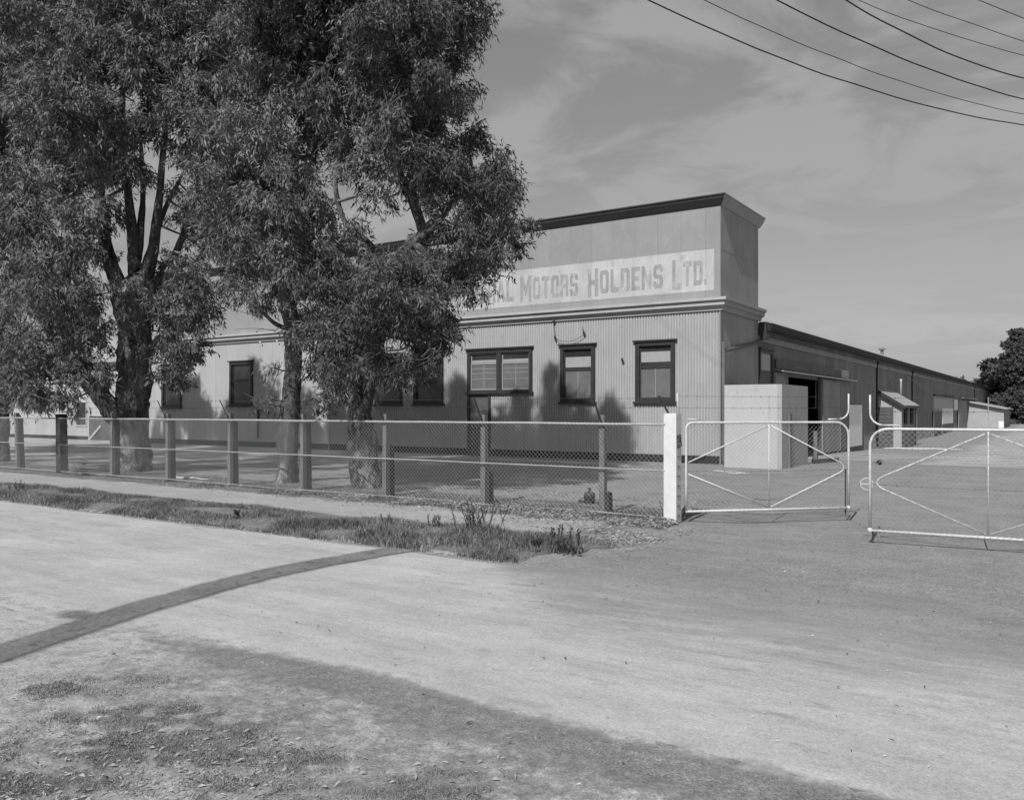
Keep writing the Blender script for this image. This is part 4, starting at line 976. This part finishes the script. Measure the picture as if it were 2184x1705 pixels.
dock(1025, 1152, .42, 26, 'largest bushy dark weed on the verge, in front of the fence', spread=.28, lean=.6)
dock(1140, 1178, .16, 8, 'low weed left of the spiky dock weeds', mat='grass2')
dock(925, 1130, .15, 6, 'short upright weed on the verge left of the bushy weed', mat='grass2')
dock(822, 1133, .16, 5, 'single thin upright weed near the middle of the verge', mat='grass2')
dock(505, 1110, .12, 6, 'small weed clump on the verge left of centre', mat='grass2')
dock(40, 1052, .22, 9, 'weed clump at the left edge of the picture', mat='grass2', spread=.4)
dock(1436, 1106, .20, 14, 'leafy weed growing against the foot of the white gate post', mat='grass2', spread=.4, lean=.6)

# ------------------------------------------------------------------ trees
def leaves_mesh(name, blobs, mat, parent, L_, w_, dens=1.0, droop=.75, gap=.0):
    """blobs: (centre Vector, radius, density). sprays of hanging narrow leaves grouped in sub-clumps"""
    O = []; D = []; SN = []
    for (c, r, dn) in blobs:
        K = max(4, int(7*(r/.7)**1.7*min(dn, 1.2))); subs = []
        for i in range(K):
            d = RNG.normal(size=3); d /= np.linalg.norm(d)+1e-9; rr = r*(.35+.6*RNG.random()**.6)
            subs.append(np.array(c)+d*rr*np.array([1, 1, .95]))
        ns = int(168*(r/.7)**2*dens*dn)
        si = RNG.integers(0, K, ns); sc = np.array(subs)[si]
        sp = sc+RNG.normal(size=(ns, 3))*np.array([1.15, 1.15, .75])*min(r, .75)*.17
        out = sp-np.array(c); out /= (np.linalg.norm(out, axis=1, keepdims=True)+1e-6)
        ns1 = RNG.normal(size=(ns, 1, 3)); tw = out*.6+RNG.normal(size=(ns, 3))*.45+np.array([0, 0, -droop]); tw /= np.linalg.norm(tw, axis=1, keepdims=True)
        m = 15
        t = RNG.random((ns, m, 1))*(.26+.2*RNG.random((ns, 1, 1)))*(r/.7)**.3
        pos = sp[:, None, :]+tw[:, None, :]*t+RNG.normal(size=(ns, m, 3))*.035
        ld = tw[:, None, :]*.5+RNG.normal(size=(ns, m, 3))*.55+np.array([0, 0, -.55]); ld /= np.linalg.norm(ld, axis=2, keepdims=True)
        O.append(pos.reshape(-1, 3)); D.append(ld.reshape(-1, 3)); SN.append(np.repeat(ns1+np.array([0, -.25, 0]), m, axis=1).reshape(-1, 3))
    O = np.concatenate(O); D = np.concatenate(D); n = len(O)
    Ls = L_*(.6+.7*RNG.random((n, 1))); Ws = w_*(.6+.8*RNG.random((n, 1)))
    s = np.cross(D, np.concatenate(SN)+RNG.normal(size=(n, 3))*.55); s /= np.linalg.norm(s, axis=1, keepdims=True)+1e-9
    V = np.stack([O, O+D*Ls*.42+s*Ws/2, O+D*Ls, O+D*Ls*.42-s*Ws/2], 1)
    off = np.array(wloc(parent)) if parent else np.zeros(3)
    V = (V-off).reshape(-1)
    me = bpy.data.meshes.new(name); me.vertices.add(n*4); me.vertices.foreach_set('co', V)
    me.loops.add(n*4); me.loops.foreach_set('vertex_index', np.arange(n*4)); me.polygons.add(n); me.polygons.foreach_set('loop_start', np.arange(n)*4)
    me.update(calc_edges=True); me.materials.append(mat)
    return link(name, me, parent), n
def smooth_path(pts, n):
    pts = [Vector(p) for p in pts]; out = []
    for i in range(len(pts)-1):
        p0 = pts[max(i-1, 0)]; p1 = pts[i]; p2 = pts[i+1]; p3 = pts[min(i+2, len(pts)-1)]
        for s in range(n):
            t = s/n; out.append(.5*((2*p1)+(p2-p0)*t+(2*p0-5*p1+4*p2-p3)*t*t+(3*p1-p0-3*p2+p3)*t**3))
    out.append(pts[-1]); return out
def lerp_r(rs, n):
    o = []
    for a, b in zip(rs, rs[1:]): o += [a+(b-a)*s/n for s in range(n)]
    return o+[rs[-1]]
def tree(name, label, base, limbs, blobs, leafmat, L_, w_, dens=1.0, group='eucalyptus trees in a row behind the fence', seed=1, twigs=True, bare=()):
    """limbs: list of (points, radii); first is the trunk. blobs: (centre, radius, density)"""
    root = empty(name, base, 0, label, 'tree', group); m_ = MB(); skel = []
    for li, (pts, rs) in enumerate(limbs):
        n = 9 if li == 0 else 6; pp_ = smooth_path(pts, n); rr = lerp_r(rs, n)
        # radius follows bulges in the bark
        def wob(i, j, p, a, sd=seed*7+li): return 1+.34*n3(p.x*1.6+math.cos(a)*.9+sd, p.y*1.6+math.sin(a)*.9, p.z*1.5)+.18*n3(math.cos(a)*2.6+sd, math.sin(a)*2.6, p.z*5)+.10*n3(math.cos(a)*6, math.sin(a)*6, p.z*12)
        m_.tube(pp_, rr, 22 if li == 0 else (12 if rs[0] > .12 else 8), wob=wob)
        for q_, r_ in zip(pp_, rr): skel.append((q_, r_))
    m_.build('trunk', M['bark'], root, smooth=True)
    if twigs:
        t_ = MB(); rnd = random.Random(seed)
        order = sorted(blobs, key=lambda b: min((b[0]-s[0]).length for s in skel))
        for (c, r, dn) in order:
            tgt = c+Vector((rnd.gauss(0, .15), rnd.gauss(0, .15), rnd.gauss(0, .1)))*r
            best = min(skel, key=lambda s: (s[0]-tgt).length*(1 if s[0].z < tgt.z+.3 else 1.7)+(.0 if s[1] > .03 else .25)); a, ra = best
            L0 = (tgt-a).length
            if L0 < .25: continue
            r0 = min(ra*.7, .018+.016*L0); mid = a.lerp(tgt, .5)+Vector((rnd.gauss(0, .1), rnd.gauss(0, .1), -.08))*L0
            pp_ = smooth_path([a, mid, tgt], 5); rr = [r0+(.008-r0)*i/(len(pp_)-1) for i in range(len(pp_))]
            t_.tube(pp_, rr, 6, cap=False)
            for q_, r_ in list(zip(pp_, rr))[3:]: skel.append((q_, r_))
            for k in range(7):   # twigs within the clump
                d = Vector((rnd.gauss(0, 1), rnd.gauss(0, 1), rnd.gauss(.3, 1))).normalized()*r*(.6+.4*rnd.random()); s0 = a.lerp(tgt, .6+.4*rnd.random())
                t_.tube([s0, s0.lerp(tgt+d, .5)+Vector((0, 0, .05)), tgt+d], [.009, .006, .003], 4, cap=False)
        for (pts, r_) in bare:
            t_.tube(smooth_path(pts, 5), lerp_r([r_, r_*.6, r_*.3][:len(pts)] if len(pts) == 3 else [r_*(1-.8*i/(len(pts)-1)) for i in range(len(pts))], 5), 6)
        t_.build('branches', M['limb'], root, smooth=True)
    o, n = leaves_mesh('crown', blobs, leafmat, root, L_, w_, dens)
    return root, n
def mkblobs(lst, d0, sd, depth=(-1.7, -.2, 1.4), rs=1.0, dm=.72):
    rnd = random.Random(sd); out = []
    for it in lst:
        u, v, r = it[:3]; dn = it[3] if len(it) > 3 else 1
        for dd in depth:
            d = d0+dd+rnd.gauss(0, .35); uu = u+rnd.gauss(0, .22)*r; vv = v+rnd.gauss(0, .22)*r
            q_ = P(uu, vv, d); w_ = r*rs/F*d
            if uu > 880: q_ = q_+Vector((-.12*abs(dd), 0, 0))
            out.append((q_, w_, dn*dm*(1.25 if uu > 850 else 1)))
    return out
def tops(cx, cy, z0, z1, R, n, sd, rr=(.6, 1.1)):
    rnd = random.Random(sd); out = []
    for i in range(n):
        a = rnd.random()*6.28; q_ = math.sqrt(rnd.random()); z = z0+(z1-z0)*rnd.random(); k = math.sqrt(max(.05, 1-((z-z0)/(z1-z0+.6))**2))
        out.append((Vector((cx+math.cos(a)*q_*R*k, cy+math.sin(a)*q_*R*k*.9, z)), rr[0]+(rr[1]-rr[0])*rnd.random(), 1.0))
    return out
def shade_tops(lst, yt, sd):
    """crown-top clumps that stand where their shadows on the factory wall say they stand"""
    rnd = random.Random(sd); out = []
    for (u, v, r) in lst:
        x = onY(u, Y0); z = zY(u, v, Y0); rad = r/F*Y0/ray(u)[1]
        for k in range(2):
            y = yt+rnd.gauss(0, .7); t = Y0-y; out.append((Vector((x+.11*t+rnd.gauss(0, .08), y, z+1.04*t)), rad*(.85+.15*rnd.random()), 3.4))
    return out
total = 0
# tree 3 : right-hand tree
d3 = 16.3
b3 = [(925,20,68),(940,95,66),(975,150,56),(965,215,66),(985,290,62),(900,120,80),(870,30,85),(790,20,80),(800,110,75),(880,230,75),(905,320,70),(820,200,70,.8),
      (1060,355,48),(1085,400,46),(1085,462,46),(1040,400,55),(1065,520,52),(1018,566,38),(975,560,54),(1010,480,55),(995,610,36),(940,640,55),(960,715,36),(930,760,34),(880,640,65),(905,700,52,.9),
      (870,530,45,.9),(780,560,60),(820,610,70),(760,640,65),(800,690,60),(740,710,62),(830,750,52),(870,770,36),(760,770,52),(700,760,48),(720,820,40,.8),(690,850,26,.7),(650,700,50,.8),
      (760,330,62,.7),(820,290,55,.7),(730,180,66,.8),(790,405,40,.5),(950,370,55),(940,430,40,.8)]
B = mkblobs(b3, d3, 3, rs=.86)
far3 = mkblobs([(900,60,80),(930,200,80),(960,380,70),(1030,440,60),(900,600,70),(820,660,70),(760,740,60)], d3+2.4, 33, (0,))
bx, by = -11.4, 12.05
top3 = tops(bx-.6, by+.2, 9.8, 12.1, 2.3, 30, 5)+shade_tops([(1122,868,22),(1180,812,20),(1183,848,26),(1182,900,24),(1122,945,20),(1248,935,22),(1308,890,30),(1312,930,32),(1305,965,32)], by+.2, 55)
T3 = [([Vector((bx, by, -.1)), P(775, 1000, 16.3), P(772, 940, 16.3), P(770, 880, 16.3), P(777, 800, 16.3), P(787, 720, 16.3), P(800, 650, 16.3), P(830, 580, 16.3)], [.34, .275, .27, .24, .21, .20, .20, .19]),
      ([P(825, 590, 16.3), P(870, 530, 16.4), P(905, 500, 16.5), P(955, 440, 16.7), P(1010, 390, 16.9), P(1070, 360, 17)], [.17, .14, .13, .09, .06, .03]),
      ([P(905, 500, 16.5), P(880, 430, 16.2), P(850, 370, 16.0), P(835, 300, 16.0), P(800, 220, 16.0), P(770, 100, 16.1), P(750, -60, 16.2), P(740, -250, 16.2)], [.12, .115, .11, .10, .09, .08, .06, .03]),
      ([P(835, 590, 16.3), P(790, 520, 15.8), P(740, 480, 15.6), P(715, 400, 15.5), P(725, 300, 15.6), P(700, 150, 15.6)], [.08, .06, .05, .045, .04, .02]),
      ([P(850, 370, 16), P(880, 260, 16.3), P(900, 150, 16.5), P(910, 0, 16.6), P(900, -200, 16.6), P(890, -380, 16.5)], [.09, .08, .07, .06, .05, .02]),
      ([P(880, 520, 16.4), P(950, 560, 16.2), P(1000, 600, 16), P(1010, 640, 16)], [.08, .05, .04, .02]),
      ([P(790, 700, 16.3), P(850, 720, 15.9), P(920, 740, 15.7)], [.08, .05, .02])]
_, n = tree('eucalyptus_tree', 'right-hand gum tree, its dark crown overhanging the left end of the painted sign', (bx, by, 0), T3, B+far3+top3, M['leaf'], .13, .026, 1.0, seed=3); total += n
# tree 2 : slim trunk
d2 = 17.4
b2 = [(600,40,80),(520,60,75),(690,30,70),(640,120,80),(560,150,80),(480,160,70),(700,130,70,.8),(620,220,75),(540,260,75),(470,260,65),(690,260,60,.8),(600,320,70),(520,350,70),(460,360,60),(670,350,60,.7),
      (560,420,75),(480,440,60),(630,420,70),(680,470,62,.8),(540,500,65),(470,500,50),(610,510,70),(670,560,62),(580,570,62,.9),(510,560,52,.9),(640,620,50,.9),(700,610,55,.9),(560,620,40,.6),(590,400,60),(720,520,55,.8),(500,610,34,.5),(590,780,22,.35),(575,850,22,.35),(545,860,14,.3)]
B = mkblobs(b2, d2, 2, rs=.92)
bx, by = -13.55, 11.9
top2 = tops(bx-.4, by+.3, 10.0, 12.2, 2.2, 24, 6)+shade_tops([(970,835,24),(972,880,34),(960,930,44),(905,880,36),(850,900,44),(1030,940,34),(800,920,40),(750,930,34)], by+.3, 66)
T2 = [([Vector((bx, by, -.1)), P(613, 1000, 17.4), P(615, 920, 17.4), P(620, 850, 17.4), P(626, 770, 17.4), P(620, 690, 17.4), P(606, 610, 17.4), P(590, 520, 17.4), P(560, 420, 17.3), P(530, 300, 17.3), P(520, 150, 17.3), P(520, -80, 17.4), P(520, -300, 17.4)],
       [.27, .21, .20, .185, .175, .165, .155, .145, .12, .10, .08, .06, .03]),
      ([P(590, 520, 17.4), P(640, 450, 17.2), P(665, 360, 17), P(680, 230, 17), P(690, 60, 17)], [.10, .08, .06, .05, .03]),
      ([P(560, 420, 17.3), P(500, 380, 17.2), P(465, 300, 17), P(450, 220, 17)], [.07, .06, .04, .02]),
      ([P(606, 700, 17.4), P(580, 685, 17.2), P(548, 650, 17.0), P(520, 620, 16.9)], [.05, .04, .028, .015])]
bare2 = [([P(565, 668, 17.1), P(535, 670, 17.1), P(505, 662, 17.1)], .014), ([P(555, 655, 17.05), P(535, 640, 17), P(515, 640, 17)], .011), ([P(590, 705, 17.2), P(540, 700, 17.1), P(500, 703, 17)], .012),
         ([P(608, 868, 17.3), P(580, 862, 17), P(545, 850, 16.8), P(520, 838, 16.7)], .02), ([P(580, 862, 17), P(560, 868, 16.9), P(535, 880, 16.8)], .009), ([P(520, 620, 16.9), P(500, 600, 16.9), P(480, 605, 16.9)], .010)]
_, n = tree('eucalyptus_tree', 'slim gum tree with straight pale patched trunk, just left of the right-hand tree', (bx, by, 0), T2, B+top2, M['leaf2'], .13, .026, .95, seed=2, bare=bare2); total += n
# tree 1 : massive forked trunk on the left
d1 = 20.6
b1 = [(240,20,90),(330,40,85),(420,60,75),(160,60,80),(80,50,80),(280,130,85),(380,150,75),(180,170,80),(80,160,80),(430,200,60),(300,230,70,.8),(380,270,60,.8),(180,270,75),(90,270,75),(430,310,55,.8),(250,320,60,.8),
      (150,370,75),(60,380,70),(400,390,50,.7),(200,440,55,.8),(110,470,70),(40,480,60),(430,440,45,.7),(160,540,60),(70,570,65),(120,630,60),(190,620,45,.8),(50,660,60),(150,700,62),(80,740,62),(200,720,45),(30,790,45),(110,810,48),(180,790,40),(60,830,30),(150,850,26,.7),
      (390,560,45,.8),(440,590,40,.7),(380,620,45,.9),(430,660,40,.9),(360,690,42),(400,740,45),(350,760,38),(380,800,26,.8),(340,640,28,.7),(450,520,40,.6),(375,470,22,.3)]
B = mkblobs(b1, d1, 1, depth=(-2.0, -.3, 1.5), rs=.9)
bx, by = -19.15, 11.9
top1 = tops(bx, by+.3, 11.2, 12.6, 3.0, 20, 7)+shade_tops([(720,900,30),(660,920,28),(620,905,26)], by+.3, 77)
T1 = [([Vector((bx, by, -.1)), P(284, 985, 20.6), P(281, 930, 20.6), P(283, 860, 20.6), P(288, 780, 20.6), P(290, 700, 20.6), P(292, 640, 20.6), P(300, 590, 20.6)], [.55, .42, .38, .37, .38, .42, .48, .30]),
      ([P(275, 900, 20.5), P(240, 880, 20.4), P(215, 850, 20.3), P(185, 810, 20.2), P(150, 770, 20.0), P(110, 720, 19.8), P(80, 640, 19.7)], [.26, .26, .24, .2, .15, .10, .05]),
      ([P(275, 650, 20.6), P(245, 590, 20.5), P(225, 520, 20.4), P(215, 420, 20.3), P(190, 300, 20.2), P(170, 150, 20.2), P(160, 0, 20.2), P(150, -200, 20)], [.22, .18, .14, .11, .09, .07, .05, .03]),
      ([P(295, 620, 20.6), P(285, 550, 20.7), P(280, 470, 20.8), P(270, 380, 20.8), P(260, 250, 20.9), P(270, 80, 21), P(260, -150, 21)], [.2, .15, .12, .09, .07, .06, .03]),
      ([P(305, 620, 20.6), P(320, 560, 20.5), P(330, 500, 20.4), P(340, 420, 20.3), P(350, 300, 20.3), P(365, 150, 20.2), P(370, -40, 20.2)], [.2, .15, .12, .09, .07, .05, .03]),
      ([P(315, 640, 20.6), P(350, 590, 20.4), P(375, 540, 20.3), P(400, 480, 20.2), P(425, 420, 20.1), P(430, 320, 20)], [.16, .13, .09, .07, .05, .03]),
      ([P(290, 560, 20.7), P(300, 480, 21), P(305, 400, 21.2), P(300, 300, 21.3)], [.12, .09, .07, .04]),
      ([P(325, 640, 20.6), P(345, 630, 20.3), P(360, 585, 20.2), P(410, 560, 20.1)], [.15, .12, .07, .03]),
      ([P(300, 600, 20.6), P(325, 520, 21), P(355, 440, 21.2), P(390, 370, 21.3)], [.12, .08, .06, .03]),
      ([P(320, 740, 20.5), P(350, 710, 20.3), P(380, 690, 20.2)], [.09, .06, .02])]
_, n = tree('eucalyptus_tree', 'largest gum tree with massive forked trunk and a fan of bare limbs', (bx, by, 0), T1, B+top1, M['leaf2'], .155, .031, .85, seed=1); total += n
# tree 0 : at the left edge
b0 = [(-60,100,90),(20,90,80),(-40,250,90),(30,230,70),(-70,400,90),(0,420,70),(-30,560,80),(30,600,60),(-60,700,70),(0,760,55),(30,850,40,.6),(-40,860,50,.7)]
B = mkblobs(b0, 24.6, 9, depth=(-1.2, 1.2), rs=1.1); bx, by = -26.2, 12.1
T0 = [([Vector((bx, by, -.1)), P(-5, 940, 24.6), P(2, 870, 24.6), P(5, 800, 24.6), P(-10, 680, 24.6), P(-20, 500, 24.6), P(-30, 250, 24.6), P(-30, 0, 24.6)], [.36, .28, .26, .24, .22, .18, .12, .07])]
_, n = tree('eucalyptus_tree', 'gum tree cut off by the left edge, only a strip of dark trunk showing', (bx, by, 0), T0, B+tops(bx, by, 10.5, 12.6, 3, 16, 8)+shade_tops([(548,790,18),(550,830,26),(505,850,26),(570,880,34),(520,900,38),(480,930,34)], by, 88), M['leaf2'], .16, .032, .7, seed=4); total += n
bx, by = -33.4, 12.0
T_ = [([Vector((bx, by, -.1)), Vector((bx+.1, by, 3)), Vector((bx-.2, by, 6)), Vector((bx, by, 10)), Vector((bx, by, 13))], [.4, .3, .25, .15, .05])]
_, n = tree('eucalyptus_tree', 'gum tree wholly left of the frame whose shadow falls on the pale wall', (bx, by, 0), T_, tops(bx, by, 5, 12.6, 3.2, 30, 12, (.8, 1.3))+shade_tops([(400,820,24),(405,860,32),(430,900,34),(370,900,30),(345,930,22)], by, 99), M['leaf2'], .25, .05, .6, seed=5); total += n

# far trees on the right
def fartree(x, y, h, R, sd, lab):
    rnd = random.Random(sd); root = empty('broad_tree', (x, y, 0), 0, lab, 'tree', 'trees beyond the end of the long shed')
    m_ = MB()
    m_.tube([(x, y, -.3), (x+.2, y, h*.25), (x, y, h*.5), (x+.3, y, h*.8)], [.55, .4, .3, .1], 10)
    for k in range(5):
        a = k*1.3; m_.tube([(x, y, h*.2), (x+math.cos(a)*R*.4, y+math.sin(a)*R*.4, h*.45), (x+math.cos(a)*R*.75, y+math.sin(a)*R*.75, h*.7)], [.25, .16, .05], 7)
    m_.build('trunk', M['bark'], root, smooth=True); bl = []
    for i in range(120):
        a = rnd.random()*6.28; t = rnd.random(); z = h*(.06+.86*t); k = (.72+.35*math.sin(t*math.pi*.9))*(1 if t < .7 else 1-(t-.7)*1.5); q_ = rnd.random()**.4*R*k
        bl.append((Vector((x+math.cos(a)*q_, y+math.sin(a)*q_, z)), 1.0+.7*rnd.random(), 1))
    return leaves_mesh('crown', bl, M['fartree'], root, .5, .26, .16, droop=.2)
fartree(onY(2205, 135), 135, 12.6, 5.6, 1, 'dense dark broad tree beyond the far end of the long shed at the right edge')
fartree(onY(2290, 128), 128, 14, 7, 2, 'dark broad tree beyond the right edge of the frame')
rnd = random.Random(4); bl = []
for i in range(70):
    y = 118+rnd.random()*14; x = onY(2125+rnd.random()*120, y); bl.append((Vector((x, y, .4+rnd.random()*2.4)), .9+rnd.random()*.6, 1))
o, _ = leaves_mesh('bushes', bl, M['fartree'], None, .4, .2, .2, droop=.2); o['kind'] = 'stuff'; o['label'] = 'dark mass of bushes under the far trees'
bl = []
for i in range(160):
    a = rnd.random(); x = -190+a*560; y = 230+40*rnd.random(); bl.append((Vector((x, y, 1+rnd.random()*4)), 4+rnd.random()*2.5, .5))
o, _ = leaves_mesh('distant_trees', bl, M['fartree'], None, 1.6, .9, .03, droop=.1); o['kind'] = 'stuff'; o['label'] = 'low dark line of distant trees on the horizon'
print('LEAVES', total)

# ------------------------------------------------------------------ overhead wires
def cable(pts, A_, B_, r, lab, ext=(9, 6)):
    a = Vector(A_); b = Vector(B_); d = (b-a); L_ = d.length; d /= L_; S = []; Z = []
    for (u, v) in pts:
        rx, ry = ray(u)       # intersect plan ray with the wire's plan line
        det = rx*(-d.y)+d.x*ry; t = (a.x*(-d.y)+d.x*a.y)/det; s = (rx*a.y-ry*a.x)/det
        S.append(-s if False else (Vector((rx*t, ry*t))-a).dot(d)); Z.append(EYE-(v-HV)/F*t)
    c = np.polyfit(S, Z, 2); m_ = MB(); path = []
    n = 60; s0, s1 = -ext[0], L_+ext[1]
    for i in range(n+1):
        s = s0+(s1-s0)*i/n; z = float(np.polyval(c, s)); p = a+d*s; path.append((p.x, p.y, z+.02*n3(s*.8, r*100+a.x)))
    m_.tube(path, r, 5, cap=False); o = m_.build('overhead_wire', M['cable'], smooth=True); tag(o, lab, 'wire', 'overhead wires crossing the sky at top right')
def Pxy(u, v, z):
    d = F*(z-EYE)/(HV-v); a, b = ray(u); return (a*d, b*d)
wires = [([(1379, 0), (1673, 128), (2026, 237), (2184, 268)], .012, 'lowest and thickest overhead wire at top right'),
         ([(1500, 0), (1700, 91), (1960, 186), (2184, 244)], .007, 'thin overhead wire directly above the lowest one'),
         ([(1657, 0), (1800, 72), (2000, 153), (2184, 212)], .012, 'third overhead wire up, thick'),
         ([(1804, 0), (1950, 80), (2080, 136), (2184, 167)], .012, 'fourth overhead wire up, thick'),
         ([(1828, 0), (1950, 45), (2080, 92), (2184, 118)], .006, 'thin overhead wire starting beside the fourth thick one'),
         ([(1937, 0), (2060, 48), (2130, 70), (2184, 88)], .006, 'thin overhead wire second from the top right corner'),
         ([(2088, 0), (2140, 22), (2184, 40)], .007, 'shortest overhead wire in the top right corner')]
for pts, r, lab in wires:
    zz = 8.2; cable(pts, Pxy(pts[0][0], max(pts[0][1], 0), zz), Pxy(pts[-1][0], pts[-1][1], zz-.4), r, lab)

# ------------------------------------------------------------------ camera, sun, sky
cam = bpy.data.cameras.new('camera'); co = bpy.data.objects.new('camera', cam); C.objects.link(co)
co.location = (0, 0, EYE); co.rotation_euler = (math.pi/2, 0, YAW)
cam.sensor_width = 36; cam.lens = 36*F/2184; cam.shift_y = -(852.7-HV)/2184*1.0; cam.clip_end = 4000; cam.clip_start = .05
bpy.context.scene.camera = co
S = Vector((-.11, 1, -1.04)).normalized()
sun = bpy.data.lights.new('sun', 'SUN'); sun.energy = 4.75; sun.angle = math.radians(.55); sun.color = (1, 1, 1)
so = bpy.data.objects.new('sun', sun); C.objects.link(so); so.rotation_euler = S.to_track_quat('-Z', 'Y').to_euler(); so.location = (0, -20, 30)
w = bpy.data.worlds.new('World'); bpy.context.scene.world = w; w.use_nodes = True; nt = w.node_tree; N = nt.nodes; L = nt.links
for n_ in list(N): N.remove(n_)
out = N.new('ShaderNodeOutputWorld'); bg = N.new('ShaderNodeBackground'); sky = N.new('ShaderNodeTexSky'); sky.sky_type = 'NISHITA'; sky.sun_disc = False
sky.sun_elevation = math.asin(-S.z); sky.sun_rotation = math.atan2(-S.x, -S.y); sky.air_density = 1.0; sky.dust_density = 1.5
bw = N.new('ShaderNodeRGBToBW'); L.new(sky.outputs[0], bw.inputs[0])
tc = N.new('ShaderNodeTexCoord'); sep = N.new('ShaderNodeSeparateXYZ'); L.new(tc.outputs['Generated'], sep.inputs[0])
def wm(op, a, b=None):
    n_ = N.new('ShaderNodeMath'); n_.operation = op
    for i, q_ in enumerate((a, b)):
        if q_ is None: continue
        if isinstance(q_, (int, float)): n_.inputs[i].default_value = q_
        else: L.new(q_, n_.inputs[i])
    return n_.outputs[0]
# thin cloud sheet: project the direction on a plane overhead
zc = wm('ADD', wm('MAXIMUM', sep.outputs[2], 0.0), .16)
cx_ = N.new('ShaderNodeCombineXYZ'); L.new(wm('DIVIDE', sep.outputs[0], zc), cx_.inputs[0]); L.new(wm('DIVIDE', sep.outputs[1], zc), cx_.inputs[1])
mp = N.new('ShaderNodeMapping'); mp.inputs['Rotation'].default_value = (0, 0, -YAW); mp.inputs['Scale'].default_value = (.8, .95, 1); mp.inputs['Location'].default_value = (3.3, 1.7, 0); L.new(cx_.outputs[0], mp.inputs[0])
nz1 = N.new('ShaderNodeTexNoise'); nz1.inputs['Scale'].default_value = 2.9; nz1.inputs['Detail'].default_value = 6; nz1.inputs['Roughness'].default_value = .58; nz1.inputs['Distortion'].default_value = .5; L.new(mp.outputs[0], nz1.inputs['Vector'])
mr = N.new('ShaderNodeMapRange'); mr.inputs[1].default_value = .42; mr.inputs[2].default_value = .60; mr.inputs[3].default_value = 0; mr.inputs[4].default_value = 1; mr.interpolation_type = 'SMOOTHSTEP'; L.new(nz1.outputs['Fac'], mr.inputs[0])
CLOUD = 4.7
mixn = N.new('ShaderNodeMix'); mixn.data_type = 'FLOAT'; L.new(wm('ADD', wm('MULTIPLY', mr.outputs[0], .52), .26), mixn.inputs[0]); L.new(bw.outputs[0], mixn.inputs[2]); mixn.inputs[3].default_value = CLOUD
cc = N.new('ShaderNodeCombineColor')
for i in range(3): L.new(mixn.outputs[0], cc.inputs[i])
L.new(cc.outputs[0], bg.inputs[0]); bg.inputs[1].default_value = .084; L.new(bg.outputs[0], out.inputs[0])
sc = bpy.context.scene; sc.view_settings.view_transform = 'Standard'; sc.view_settings.look = 'None'; sc.view_settings.exposure = .09; sc.view_settings.gamma = 1
sc.render.resolution_x = 1024; sc.render.resolution_y = 799
sc.render.engine = 'CYCLES'; sc.cycles.transparent_max_bounces = 12; sc.cycles.max_bounces = 6
